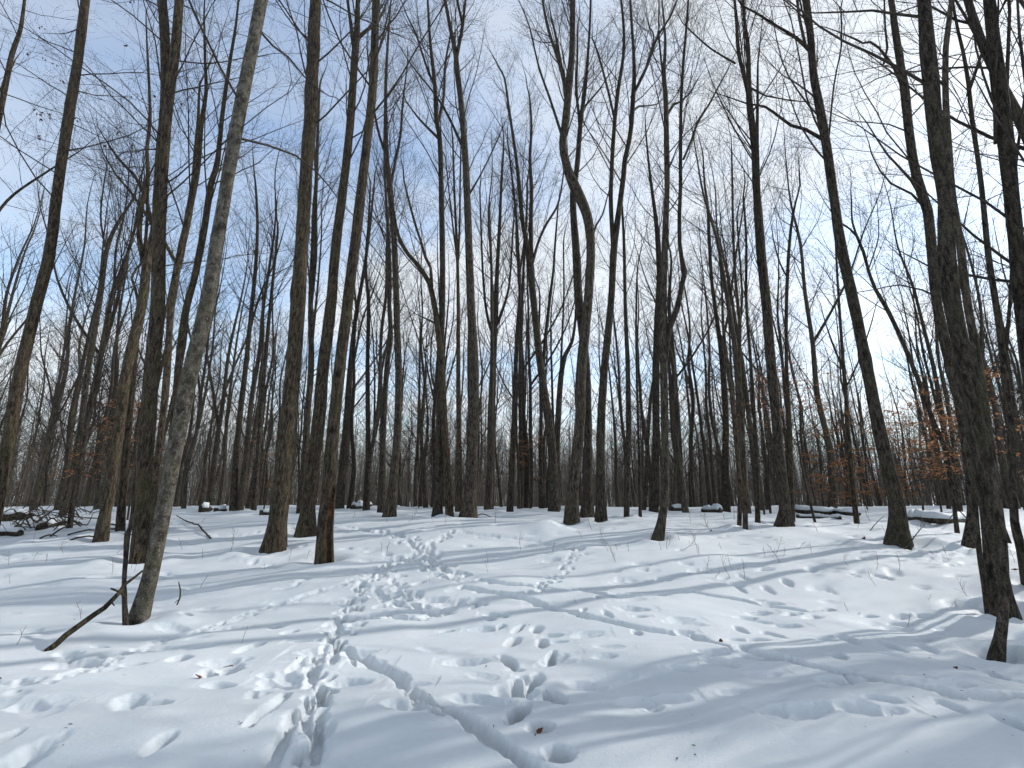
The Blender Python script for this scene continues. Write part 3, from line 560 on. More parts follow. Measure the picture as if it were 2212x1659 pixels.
T('big tree with wide flared foot leaning left over the snow', 'D', [(1942,1172,72),(1941,1140,52),(1939,1104,42),(1929,1052,37),(1898,922,31),(1874,800,28),(1844,656,27),(1816,526,26),(1802,432,23),(1789,340,22),(1776,260,22),(1757,156,18),(1751,78,17),(1741,0,17),(1735,-60,14)],
  [[(1776,300,10),(1745,272,8),(1722,255,8),(1670,203,6),(1636,185,4),(1605,160,3)], [(1750,110,10),(1722,80,8),(1683,52,6),(1636,18,5),(1610,0,4)], [(1738,90,7),(1717,52,7),(1700,28,6),(1680,-2,5)], [(1790,300,5),(1788,200,4),(1786,141,4),(1766,91,3)]], 420, 24)
T('strongly leaning thin tree right of the big flared one', 'D', [(2068,1155,14),(2062,1100,11),(2055,1040,12),(2043,974,13),(2018,915,12),(1987,830,12),(1972,792,11),(1948,734,11),(1917,669,11),(1891,625,9),(1878,591,8),(1865,544,8),(1851,510,7),(1835,494,5),(1815,480,4)],
  [[(1855,520,6),(1846,475,5),(1851,430,4),(1856,396,3)], [(1875,585,4),(1890,555,4),(1912,500,3),(1918,440,2)]], 760)
T('dark stem behind log end at right, growing from a splayed foot', 'D', [(2072,1106,20),(2062,980,12),(2048,880,10),(2036,820,9),(2027,773,8),(2021,690,7),(2016,620,6),(2008,540,5)], [], 780)
T('massive dark trunk, the widest on the right', 'R', [(2166,1328,80),(2158,1275,62),(2150,1221,57),(2141,1123,49),(2128,1020,47),(2112,922,45),(2094,828,45),(2058,656,44),(2044,526,42),(2043,435,40),(2028,334,42),(2018,250,40),(2012,180,40),(2004,110,38),(1996,0,31),(1991,-80,28)], [], 260, 23)
T('nearest thin trunk at the right, standing before the massive dark one', 'R', [(2153,1420,46),(2160,1380,33),(2166,1335,29),(2169,1250,27),(2163,1150,25),(2149,1040,24),(2133,922,23),(2121,828,22),(2090,656,21),(2074,526,20),(2058,430,19),(2050,330,18),(2043,220,16),(2042,160,16),(2043,104,15),(2049,55,14),(2054,10,12),(2060,-50,9)],
  [[(2044,190,8),(2058,140,6),(2070,112,5),(2082,70,3)]], 330, 16, dens=.6)
T('dark trunk left of the massive one, with long drooping left limbs', 'R', [(2094,1178,40),(2100,1110,27),(2097,1052,27),(2082,922,27),(2060,820,27),(2024,656,26),(2012,526,25),(2004,455,26),(1994,425,25),(1976,365,24),(1964,286,23),(1956,208,22),(1948,156,21),(1936,78,18),(1925,0,15),(1915,-60,12)],
  [[(1952,195,11),(1930,152,9),(1907,130,8),(1888,116,6),(1865,109,6),(1845,117,5),(1826,115,5),(1782,104,3)], [(1910,135,6),(1911,110,6),(1899,76,5),(1889,29,4),(1880,0,3)], [(1992,430,11),(1965,392,8),(1935,368,6),(1905,345,5),(1880,320,4),(1850,285,3)],
   [(1990,440,8),(1960,425,6),(1905,412,5),(1870,395,4),(1840,370,3)], [(2022,640,5),(1995,625,5),(1950,612,4),(1900,620,3),(1850,626,2)]], 420, 22, 'flat')
T('narrow dark stem squeezed beside the massive right trunk', 'R', [(2132,1317,16),(2125,1260,15),(2115,1190,15),(2108,1110,15),(2100,1000,14),(2088,900,12),(2076,800,10),(2064,700,8)], [], 700, 9, dens=.5)
T('large leaning trunk at the right edge of the picture', 'R', [(2290,1292,80),(2265,1100,56),(2240,900,48),(2215,720,42),(2195,520,40),(2186,432,40),(2168,260,41),(2151,130,36),(2137,0,30),(2128,-80,27)], [[(2150,300,9),(2143,200,8),(2140,120,7),(2136,40,5)], [(2190,330,6),(2205,300,6),(2225,320,4)]], 330, 22, 'flat')
T('curved-foot tree by the right edge, twin stems above', 'R', [(2224,1263,36),(2208,1190,27),(2192,1125,23),(2188,1050,20),(2184,922,19),(2175,850,19),(2169,792,19),(2155,682,17),(2135,552,16),(2120,400,13),(2100,260,12),(2092,180,11),(2080,110,9),(2068,60,8),(2058,0,6)],
  [[(2094,195,9),(2105,110,7),(2116,50,5),(2122,10,4)], [(2170,790,11),(2171,656,9),(2163,552,9),(2152,420,8),(2148,330,7),(2143,260,6),(2130,200,5),(2126,120,4)]], 560, None, 'flat')
T('thin crooked stem with a knob, touching the pale trunk foot', 'P2', [(271,1350,17),(268,1263,12),(272,1204,13),(275,1155,16),(281,1140,12),(286,1104,9),(290,1040,7),(294,960,5)], [[(270,1290,7),(277,1275,6),(279,1262,5)]], 700, None, dens=0)
T('thin bare pole left of the thick brown trunk', 'D', [(503,1105,20),(509,1000,14),(518,900,14),(530,800,12),(540,700,11),(552,580,9),(556,480,7),(552,400,5)], [[(538,720,6),(556,640,5),(580,570,4),(596,500,3)]], 700)
T('smaller bare pole nearest the left of the thick brown trunk', 'D', [(548,1102,16),(556,1000,12),(563,900,11),(572,790,10),(580,700,9),(590,600,7),(600,500,5)], [], 720)

build_snow()

MATS = {'P': M_PALE, 'P2': M_DARK, 'B': M_BROWN, 'D': M_DARK, 'R': M_DARK}

def to_world(pts, base, k):
    """traced stations on the near-vertical plane through the tree's foot -> metres relative to the foot"""
    P, R = [], []
    for (px, py, w) in pts:
        d = ray(px, py)
        # Y = By + k*(Z-Bz)
        t = (base[1] + k * (EYE - base[2])) / (d[1] - k * d[2])
        p = np.array([0, 0, EYE]) + t * d
        P.append(p - base); R.append(max(.47 * w * t / F0 / math.hypot(1, (px - W0 / 2) / F0), .004))     # a round stem off the axis shows wider than it is
    return np.array(P), np.array(R)

def skin_trunk(P, R, S, r, flare):
    K = len(P); a = np.arange(S) * 2 * math.pi / S
    L = np.concatenate([[0], np.cumsum(np.linalg.norm(np.diff(P, axis=0), axis=1))])
    s0 = r.random(6) * 90
    rr = np.repeat(R[:, None], S, 1)
    for f_, amp in ((.9, .05), (2.3, .045), (5.0, .03)):
        rr *= 1 + amp * vnoise(np.cos(a)[None, :] * 1.3 + L[:, None] * f_ + s0[0], np.sin(a)[None, :] * 1.3 + s0[1] + L[:, None] * .3)
    if flare:
        lob = np.cos(3 * a + s0[2]) * .6 + np.cos(5 * a + s0[3]) * .5
        rr *= (1 - .10 * np.exp(-np.maximum(L, 0) / .30))[:, None]
        rr *= 1 + .26 * np.exp(-np.maximum(L, 0) / .34)[:, None] * lob[None, :]
        for _ in range(int(r.integers(2, 6))):       # knots and burls
            z0 = r.uniform(.12, .9) * L[-1] * .6; ph = r.uniform(0, 6.28)
            dl = (L[:, None] - z0) / (R.mean() * 1.1 + .03); da = np.angle(np.exp(1j * (a - ph)))[None, :] / .45
            rr *= 1 + r.uniform(.12, .3) * np.exp(-dl ** 2 - da ** 2)
    return rr

def tail(P, R, r):
    d = P[-1] - P[-2]; d /= np.linalg.norm(d) + 1e-9; L = min(3.2, 55 * R[-1] + .3); p = P[-1]; E, ER = [], []
    for j in range(1, 5):
        d = d + np.array([0, 0, .12]) + r.normal(size=3) * .12; d /= np.linalg.norm(d); p = p + d * L / 4; E.append(p); ER.append(max(R[-1] * (1 - j / 4), .005))
    return np.vstack([P, E]), np.concatenate([R, ER])

def hero(h, i):
    r = np.random.default_rng(100 + i)
    bpx, bpy, _ = h['pts'][0]
    base = on_ground(bpx, bpy)
    k = h['k'] or r.normal() * .02
    P, R = to_world(h['pts'], base, k)
    # carry the stem on above the last sighting
    H = h['H']
    if H and P[-1, 2] < H:
        d = P[-1] - P[-2]; d /= np.linalg.norm(d); n = 5; z0 = P[-1, 2]; r0 = R[-1]
        E, ER = [], []
        p = P[-1].copy()
        for j in range(1, n + 1):
            d = d + np.array([0, 0, .25]) + r.normal(size=3) * .09; d /= np.linalg.norm(d)
            p = p + d * (H - z0) / n; E.append(p.copy()); ER.append(max(r0 * (1 - j / n) ** .8, .012))
        P = np.vstack([P, E]); R = np.concatenate([R, ER])
    elif h['dens']: P, R = tail(P, R, r)
    # push the foot under the snow
    P = np.vstack([P[0] + (P[0] - P[1]) / np.linalg.norm(P[0] - P[1]) * .22, P]); R = np.concatenate([[R[0] * 1.12], R])
    root = empty('bare_tree', base)
    tag(root, h['label'], 'tree', 'trees standing in the near wood')
    mat = MATS[h['mat']]
    SP, SR = spline(P, R, lambda z: .10 if z < .8 else .28)
    S = 20 if SR[2] > .15 else 12
    rr = skin_trunk(SP, SR, S, r, True)
    V, q, t = tubes(SP[None], rr[None], S)
    tr = obj('trunk', mesh_from('trunk', V, q, t, mat), root)
    if h['rot']: rotten_foot(tr, root, SP, SR, base)
    lines = [(SP, SR, None)]
    for lb in h['limbs']:
        LP, LR = to_world(lb, base, k)
        # swing limbs gently out of the trunk's plane
        u = np.linspace(0, 1, len(LP)); LP = LP + np.outer(u ** 1.2, [0, r.normal() * .9, 0])
        LP[0] += (LP[0] - LP[1]) * .10
        if h['dens']: LP, LR = tail(LP, LR, r)
        s2, r2 = spline(LP, LR, lambda z: .30)
        r2 = np.maximum(r2, .006)
        V, q, t = tubes(s2[None], skin_trunk(s2, r2, 8, r, False)[None], 8)
        lo = obj('limb', mesh_from('limb', V, q, t, mat), root)
        lines.append((s2, r2, lo))
    if h['dens'] == 0: return root
    # crown: branches, branchlets, twigs
    zc = to_world([(0, h['cs'], 1)], base, k)[0][0, 2]
    sp = Soup(); flat = h['style'] == 'flat'
    L1P, L1R, KK = [], [], 24
    cnt, t0s, t1s, lens = [], [], [], []
    for (SP_, SR_, own) in lines:
        is_tr = own is None
        s = np.linspace(0, len(SP_) - 1, KK); i0 = np.minimum(s.astype(int), len(SP_) - 2); f = (s - i0)[:, None]
        Pk = SP_[i0] * (1 - f) + SP_[i0 + 1] * f; Rk = SR_[i0] * (1 - f[:, 0]) + SR_[i0 + 1] * f[:, 0]
        L1P.append(Pk); L1R.append(Rk)
        zs = Pk[:, 2]; start = np.argmax(zs > zc) / (KK - 1) if zs.max() > zc else .95
        if not is_tr: start = max(.15, start) if start < .9 else .5
        ln = np.linalg.norm(np.diff(Pk, axis=0), axis=1).sum()
        act = ln * (1 - start)
        cnt.append(max(2, int((act * (1.2 if flat else 1.45 if is_tr else 1.6) + 2) * h['dens'])))
        t0s.append(start); t1s.append(.985); lens.append(min(4.6, .34 * ln + .5) if is_tr else min(3.2, .55 * ln + .4))
    A = np.array
    P1, R1 = grow(A(L1P), A(L1R), A(cnt), A(t0s), A(t1s), (40, 72) if flat else (20, 46), A(lens), .02 if flat else .10, .11 if flat else .07, 9, r, .27, .020 if flat else .026, .004)
    n1 = len(P1); len1 = np.linalg.norm(P1[:, -1] - P1[:, 0], axis=1)
    P2, R2 = grow(P1, R1, np.full(n1, 6 if flat else 7), np.full(n1, .15), np.full(n1, .98), (30, 60) if flat else (24, 48), len1 * .52, .03 if flat else .08, .13, 5, r, .5, .009, .0026)
    n2 = len(P2); len2 = np.linalg.norm(P2[:, -1] - P2[:, 0], axis=1)
    P3, R3 = grow(P2, R2, np.full(n2, 5), np.full(n2, .2), np.full(n2, 1.0), (24, 55), len2 * .6, .05, .16, 3, r, .6, .0042, .0018)
    id1 = np.repeat(np.arange(len(lines)), cnt); id2 = np.repeat(id1, 7 if not flat else 6); id3 = np.repeat(id2, 5)
    for j, (_, _, own) in enumerate(lines):
        sp = Soup(); a1, a2, a3 = id1 == j, id2 == j, id3 == j
        sp.add(*tubes(P1[a1], R1[a1], 5)); sp.add(*tubes(P2[a2], R2[a2], 3, cap=False)); sp.add(*tubes(P3[a3], R3[a3], 3, cap=False))
        if own is None: obj('crown', sp.mesh('crown', M_TWIG), root)
        else: obj('branches', sp.mesh('branches', M_TWIG), own)
    if h['leaves']: hanging_leaves(P3, h['leaves'], r, root)
    if h['scar']: knot_scar(tr, h['scar'], base, k)
    return root

def hanging_leaves(P3, n, r, root):
    k = r.integers(len(P3), size=n // 3); c = np.repeat(P3[k, -1], 3, 0) + r.normal(size=(n // 3 * 3, 3)) * .05; n = len(c)
    V, T_ = [], []
    d = r.normal(size=(n, 3)) * .4 + [0, 0, -1]; d /= np.linalg.norm(d, axis=1, keepdims=True); u = np.cross(d, r.normal(size=(n, 3))); u /= np.linalg.norm(u, axis=1, keepdims=True)
    L_ = r.uniform(.07, .12, n)[:, None]; w_ = np.cross(d, u)
    V = np.stack([c, c + d * L_ * .5 + u * L_ * .35 + w_ * L_ * .15, c + d * L_, c + d * L_ * .5 - u * L_ * .35 + w_ * L_ * .15], 1).reshape(-1, 3); b = np.arange(n)[:, None] * 4
    o = obj('foliage', mesh_from('foliage', V, None, np.concatenate([b + [0, 1, 2], b + [0, 2, 3]]), M_DEAD), root); o['kind'] = 'stuff'; o['label'] = 'a few withered brown leaves left on the twigs'

def knot_scar(tr, sc, base, k):
    p, r_ = to_world([sc], base, k); n = 14; a = np.arange(n) * 2 * math.pi / n; R_ = r_[0]
    c = p[0] + np.array([R_ * .35, -R_ * .80, 0]); V = [c + [0, R_ * .35, 0]]
    for q_, d_ in ((.55, .0), (.95, -.12), (1.15, .12)):
        for t_ in a: V.append(c + np.array([math.cos(t_) * R_ * .42 * q_, d_ * R_ - .25 * math.cos(t_) * -R_ * .42 * q_, math.sin(t_) * R_ * 1.25 * q_]))
    T_ = [(0, 1 + i, 1 + (i + 1) % n) for i in range(n)]; Q_ = [(1 + j * n + i, 1 + (j + 1) * n + i, 1 + (j + 1) * n + (i + 1) % n, 1 + j * n + (i + 1) % n) for j in range(2) for i in range(n)]
    o = obj('knot_scar', mesh_from('knot_scar', np.array(V), np.array(Q_), np.array(T_), M_ROT), tr); o['label'] = 'reddish oval scar where a limb broke off'

def rotten_foot(tr, root, SP, SR, base):
    """carve a tall slit into the right front of the foot and line it with orange rotten wood"""
    me = tr.data; n = len(me.vertices); co = np.zeros(n * 3, np.float32); me.vertices.foreach_get('co', co); co = co.reshape(-1, 3)
    K = len(SP); S = (n - 1) // K
    ring = np.repeat(np.arange(K), S)
    c = SP[ring]; d = co[:-1] - c; ang = np.arctan2(d[:, 1], d[:, 0])           # 0 = +X (right), -pi/2 = towards viewer
    w = np.exp(-(np.angle(np.exp(1j * (ang + .50))) / .38) ** 4)
    hgt = (1 - sstep(1.25, 1.9, c[:, 2])) * (1 + .35 * vnoise(c[:, 2] * 4.2, ang * 1.5 + 3)).clip(0, 1.3)
    co[:-1] = c + d * (1 - .55 * w * hgt)[:, None]
    me.vertices.foreach_set('co', co.ravel()); me.materials.append(M_ROT)
    mi = np.zeros(len(me.polygons), np.int32)
    for p in me.polygons:
        v = list(p.vertices)
        if max(v) < n - 1 and np.mean(w[v] * hgt[v]) > .5: mi[p.index] = 1
    me.polygons.foreach_set('material_index', mi); me.update()
    # the torn bark lip standing on the right of the slit
    k = np.flatnonzero(SP[:, 2] < 1.75); P = SP[k] + np.array([[.98, .02, 0]]) * SR[k][:, None]
    R_ = SR[k] * .17 * (1 - .55 * sstep(.7, 1.75, SP[k][:, 2]))
    V, q, t = tubes(P[None], skin_trunk(P, R_, 10, np.random.default_rng(4), False)[None], 10)
    o = obj('bark_lip', mesh_from('bark_lip', V, q, t, M_BROWN), tr); o['label'] = 'torn reddish lip of rotten wood beside the hollow'

for i, h in enumerate(HEROES): hero(h, i)

# ------------------------------------------------------------------ the wood behind: repeated slender trees
def proto_tree(seed, H, r0, fork, up=True, n1=20, n2=6, n3=4, name='bare_tree'):
    r = np.random.default_rng(seed)
    n = 9; z = np.linspace(0, H, n); x = np.cumsum(r.normal(size=n) * .13); y = np.cumsum(r.normal(size=n) * .13); x -= x[0]; y -= y[0]
    P = np.stack([x, y, z], 1); R = r0 * (1 - .93 * (z / H) ** 1.15); R[0] *= 1.4
    P = np.vstack([[P[0] - [0, 0, .3]], P]); R = np.concatenate([[R[0] * 1.15], R])
    SP, SR = spline(P, R, lambda q: .25 if q < .5 else .7)
    lines = [(SP, SR)]
    V, q, t = tubes(SP[None], skin_trunk(SP, SR, 8, r, True)[None], 8)
    root = empty(name)
    obj('trunk', mesh_from('trunk', V, q, t, M_FAR), root)
    for f in range(fork):
        j = int(len(SP) * r.uniform(.35, .62)); d = np.array([r.normal() * .3, r.normal() * .3, 1]); d /= np.linalg.norm(d)
        L = (H - SP[j, 2]) * r.uniform(.7, .95); m = 6; p = [SP[j] - d * .1]
        for a in range(m - 1):
            p.append(p[-1] + d * L / (m - 1)); d = d + np.array([0, 0, .16]) + r.normal(size=3) * .08; d /= np.linalg.norm(d)
        fr = SR[j] * .72 * (1 - .88 * np.linspace(0, 1, m))
        s2, r2 = spline(p, fr, lambda q: .7)
        V, q, t = tubes(s2[None], r2[None], 6); obj('limb', mesh_from('limb', V, q, t, M_FAR), root); lines.append((s2, r2))
    KK = 16; A = np.array; LP, LR, cnt, t0, ln = [], [], [], [], []
    for i_, (a, b) in enumerate(lines):
        s = np.linspace(0, len(a) - 1, KK); i0 = np.minimum(s.astype(int), len(a) - 2); f = (s - i0)[:, None]
        LP.append(a[i0] * (1 - f) + a[i0 + 1] * f); LR.append(b[i0] * (1 - f[:, 0]) + b[i0 + 1] * f[:, 0])
        cnt.append(n1 if i_ == 0 else n1 // 2); t0.append(r.uniform(.24, .4) if i_ == 0 else .2); ln.append(H * .21 if i_ == 0 else H * .14)
    P1, R1 = grow(A(LP), A(LR), A(cnt), A(t0), np.full(len(lines), .98), (26, 58), A(ln), .10, .08, 7, r, .40, .028, .005)
    m1 = len(P1); l1 = np.linalg.norm(P1[:, -1] - P1[:, 0], axis=1)
    P2, R2 = grow(P1, R1, np.full(m1, n2), np.full(m1, .12), np.full(m1, .98), (24, 55), l1 * .5, .07, .13, 5, r, .5, .009, .0036)
    m2 = len(P2); l2 = np.linalg.norm(P2[:, -1] - P2[:, 0], axis=1)
    sp = Soup(); sp.add(*tubes(P1, R1, 4)); sp.add(*tubes(P2, R2, 3, cap=False))
    if n3:
        P3, R3 = grow(P2, R2, np.full(m2, n3), np.full(m2, .2), np.full(m2, 1.), (25, 55), l2 * .62, .05, .16, 3, r, .6, .005, .0028)
        sp.add(*tubes(P3, R3, 3, cap=False))
    obj('crown', sp.mesh('crown', M_TWIG), root)
    return root

PROTO = [proto_tree(200 + i, H, r0, fk, n1=n1) for i, (H, r0, fk, n1) in enumerate(
    ((21, .16, 1, 26), (19, .13, 0, 26), (17, .10, 0, 24), (22, .19, 2, 24), (14, .075, 0, 20), (18, .12, 1, 24), (20, .145, 0, 28), (12, .055, 0, 16), (16, .085, 1, 20)))]
used = set()
def place(pi, x, y, rz, sc, label, group):
    src = PROTO[pi]
    o = src if pi not in used else copy_tree(src); used.add(pi)
    o.location = (x, y, float(ground(x, y)) - .03); o.rotation_euler = (r_place.normal() * .02, r_place.normal() * .02, rz); o.scale = (sc, sc, sc * r_place.uniform(.95, 1.08))
    tag(o, label, 'tree', group)
    return o
r_place = np.random.default_rng(21)
spots = []
def free(x, y, d):
    return all((x - a) ** 2 + (y - b) ** 2 > d * d for a, b in spots)
REFS = [(0, 'the left-edge trunk'), (155, 'the twin-topped tree'), (238, 'the mossy flared tree'), (350, 'the pale leaning trunk'), (509, 'the thin bare pole'), (608, 'the thick brown trunk'), (710, 'the hollow-footed tree'), (795, 'the slim straight tree'),
        (848, 'the sturdy flared tree'), (966, 'the scarred grey trunk'), (1018, 'the tall forked tree'), (1060, 'the broom-topped tree'), (1196, 'the wide-forked tree'), (1238, 'the S-curved trunk'), (1298, 'the stout forked tree'), (1357, 'the dark slim pole'), (1437, 'the bent-footed tree'), (1568, 'the dark left-leaning tree'),
        (1609, 'the twin thin poles'), (1692, 'the tall flared left-leaner'), (1790, 'the long snow-capped log'), (1929, 'the big flared tree'), (2055, 'the strongly leaning tree'), (2130, 'the massive right trunk'), (2188, 'the curved-foot tree')]
ORD = ['first', 'second', 'third', 'fourth', 'fifth', 'sixth', 'seventh', 'eighth', 'ninth', 'tenth']
def where(px):
    L_ = [n for x, n in REFS if x <= px]; R_ = [n for x, n in REFS if x > px]
    if not L_: return None, R_[0]
    return L_[-1], (R_[0] if R_ else None)
def gap_words(px):
    a, b = where(px)
    return 'left of ' + b if a is None else 'right of ' + a if b is None else 'between %s and %s' % (a, b)
BAND = ((22, 30, 34, 'slender crest tree ', 'slender trees near the crest'),
        (30, 42, 96, 'thin back-row tree ', 'thin trees beyond the crest'),
        (42, 58, 110, 'distant thin tree ', 'distant trees of the wood'))
for d0, d1, n, label, group in BAND:
    got = tries = 0; row = []
    while got < n and tries < 9000:
        tries += 1
        px = r_place.uniform(-120, 2330)
        if d0 == 22 and r_place.random() < .45: px = r_place.choice([r_place.uniform(-60, 600), r_place.uniform(1450, 2250)])
        az = math.atan((px - W0 / 2) / (F0 / math.cos(PITCH))); Y = r_place.uniform(d0, d1)
        x, y = Y * math.tan(az), Y
        if not free(x, y, .9): continue
        spots.append((x, y)); got += 1
        row.append((px, place(int(r_place.choice(len(PROTO), p=[.12, .14, .15, .06, .14, .12, .10, .08, .09])), x, y, r_place.uniform(0, 6.28), r_place.uniform(.85, 1.15), label, group)))
    row.sort(key=lambda e: e[0]); seen = {}
    for px, o in row:
        g_ = gap_words(px); k_ = seen.get(g_, 0); seen[g_] = k_ + 1
        same = sum(gap_words(q_) == g_ for q_, _ in row)
        if d0 == 22 and same > 1: o['label'] = ORD[k_] + ' ' + label + g_ + ', from left'
        else: o['label'] = label + g_
# trees standing outside the picture to the right, whose shadows reach into it
def toward_sun(px, py, s_): p = on_ground(px, py); return p[0] + s_ * math.sin(SUN_AZ), p[1] + s_ * math.cos(SUN_AZ)
for (x, y, pi, sc) in ((*toward_sun(1948, 1480, 6.6), 2, 1.15), (*toward_sun(1800, 1600, 6.4), 5, 1.1), (*toward_sun(1640, 1480, 9.6), 4, 1.1), (13.5, 6.4, 5, 1.1), (17.5, 5.5, 0, 1.15), (16, 8.6, 6, 1.0), (22, 8.5, 3, 1.0), (24, 13.5, 1, 1.1), (20, 11.8, 5, 1.0), (28, 11, 0, 1.1)):
    place(pi, x, y, r_place.uniform(0, 6.28), sc, 'bare tree standing off to the right, its shadow falling across the snow', 'trees off to the right')

# the far wood that reads as one mass
def far_wood():
    r = np.random.default_rng(77); sp = Soup(); half = rad(6.6)
    for i in range(175):
        az = r.uniform(-half, half); D_ = 52 + 70 * r.random() ** .85
        x, y = D_ * math.sin(az), D_ * math.cos(az); z = float(ground(x, y)) - .3
        H = r.uniform(9, 18); n = 6; zz = np.linspace(0, H, n)
        P = np.stack([x + np.cumsum(r.normal(size=n) * .2), y + np.cumsum(r.normal(size=n) * .2), z + zz], 1)
        R = r.uniform(.04, .11) * (1 - .88 * zz / H)
        sp.add(*tubes(P[None], R[None], 4))
        c = 15
        P1, R1 = grow(P[None], R[None], np.array([c]), np.array([.18]), np.array([.98]), (26, 60), np.array([H * .24]), .10, .1, 4, r, .45, .022, .007)
        P2, R2 = grow(P1, R1, np.full(c, 6), np.full(c, .1), np.full(c, 1.), (25, 55), np.full(c, H * .10), .06, .1, 2, r, .6, .009, .005)
        sp.add(*tubes(P1, R1, 3, cap=False)); sp.add(*tubes(P2, R2, 3, cap=False))
    for i in range(230):
        az = r.uniform(-half, half); D_ = 42 + 80 * r.random() ** .9; x, y = D_ * math.sin(az), D_ * math.cos(az)
        H = r.uniform(3, 9); zz = np.linspace(0, H, 4)
        P = np.stack([x + np.cumsum(r.normal(size=4) * .12), y + np.cumsum(r.normal(size=4) * .12), float(ground(x, y)) - .3 + zz], 1)
        R = r.uniform(.018, .05) * (1 - .8 * zz / H); sp.add(*tubes(P[None], R[None], 3))
        P1, R1 = grow(P[None], R[None], np.array([7]), np.array([.15]), np.array([.98]), (30, 65), np.array([H * .32]), .06, .1, 3, r, .5, .012, .006); sp.add(*tubes(P1, R1, 3, cap=False))
    o = obj('far_wood', sp.mesh('far_wood', M_HAZED)); tag(o, 'dense grey brown wood of bare trees filling the distance', 'wood', kind='stuff')
    # the wood goes on all along the slope: the same stand set out again round the clearing
    ng = bpy.data.node_groups.new('wood_stands', 'GeometryNodeTree')
    ng.interface.new_socket('Geometry', in_out='INPUT', socket_type='NodeSocketGeometry'); ng.interface.new_socket('Geometry', in_out='OUTPUT', socket_type='NodeSocketGeometry')
    gi = ng.nodes.new('NodeGroupInput'); go = ng.nodes.new('NodeGroupOutput'); ti = ng.nodes.new('GeometryNodeGeometryToInstance'); jn = ng.nodes.new('GeometryNodeJoinGeometry')
    ng.links.new(gi.outputs[0], ti.inputs[0])
    k = 0
    for lay, (off, sc0) in enumerate(((0.0, 1.0), (6.3, 1.22))):
        for j in range(-5, 6):
            a_ = rad(j * 12.6 + off); sc = sc0 * r.uniform(.96, 1.05)
            if abs(a_) > rad(58): continue
            tf = ng.nodes.new('GeometryNodeTransform'); ng.links.new(ti.outputs[0], tf.inputs['Geometry'])
            tf.inputs['Rotation'].default_value = (0, 0, -a_); tf.inputs['Scale'].default_value = (sc * (-1 if (k % 2) else 1), sc, sc0 * r.uniform(.92, 1.06)); k += 1
            ng.links.new(tf.outputs[0], jn.inputs[0])
    ng.links.new(jn.outputs[0], go.inputs[0])
    md = o.modifiers.new('wood_stands', 'NODES'); md.node_group = ng
far_wood()

# ------------------------------------------------------------------ young beeches that kept their orange leaves
def leafy_sapling(px, py, dist, H, nleaf, lo, hi, label, seed, lean=0.0):
    r = np.random.default_rng(seed)
    d = ray(px, 1060); x = dist * d[0] / d[1]; y = dist; z = float(ground(x, y))
    root = empty('leafy_sapling', (x, y, z)); tag(root, label, 'sapling', 'young trees holding orange leaves')
    n = 7; zz = np.linspace(-.2, H, n)
    P = np.stack([np.cumsum(r.normal(size=n) * .06) + lean * zz, np.cumsum(r.normal(size=n) * .06), zz], 1)
    R = (.012 + .006 * H) * (1 - .9 * np.linspace(0, 1, n))
    V, q, t = tubes(P[None], np.maximum(R, .005)[None], 6); obj('trunk', mesh_from('trunk', V, q, t, M_FAR), root)
    P1, R1 = grow(P[None], R[None], np.array([max(8, int(H * 5))]), np.array([lo / H]), np.array([min(.98, hi / H)]), (62, 88), np.array([1.0 + .22 * H]), .0, .10, 7, r, .5, .014, .004)
    m1 = len(P1); l1 = np.linalg.norm(P1[:, -1] - P1[:, 0], axis=1)
    P2, R2 = grow(P1, R1, np.full(m1, 7), np.full(m1, .15), np.full(m1, 1.), (35, 65), l1 * .45, -.01, .08, 5, r, .6, .007, .003)
    P2[:, :, 2] = P2[:, :1, 2] * .6 + P2[:, :, 2] * .4        # beech sprays lie flat
    sp = Soup(); sp.add(*tubes(P1, R1, 4)); sp.add(*tubes(P2, R2, 3, cap=False)); obj('crown', sp.mesh('crown', M_TWIG), root)
    # leaves, folded along the midrib
    nleaf = int(nleaf * 2.2); k = r.integers(len(P2), size=nleaf); tt = r.random(nleaf) * 3.98; i0 = tt.astype(int); f = (tt - i0)[:, None]
    c = P2[k, i0] * (1 - f) + P2[k, i0 + 1] * f
    a = r.uniform(0, 6.28, nleaf); dr = np.stack([np.cos(a), np.sin(a), r.normal(size=nleaf) * .35 - .25], 1); dr /= np.linalg.norm(dr, axis=1, keepdims=True)
    sd = np.cross(dr, np.array([[0, 0, 1.]]) + r.normal(size=(nleaf, 3)) * .45); sd /= np.linalg.norm(sd, axis=1, keepdims=True)
    nr = np.cross(sd, dr); Ls = r.uniform(.055, .10, nleaf)[:, None]
    base = c; mid = c + dr * Ls * .5; tip = c + dr * Ls
    lft = mid + sd * Ls * .30 + nr * Ls * .10; rgt = mid - sd * Ls * .30 + nr * Ls * .10
    V = np.stack([base, lft, tip, rgt], 1).reshape(-1, 3); b = np.arange(nleaf)[:, None] * 4
    tr = np.concatenate([b + [0, 1, 2], b + [0, 2, 3]])
    o = obj('foliage', mesh_from('foliage', V, None, tr, M_LEAF), root); o['kind'] = 'stuff'
    o['label'] = 'dry orange brown leaves still hanging on'
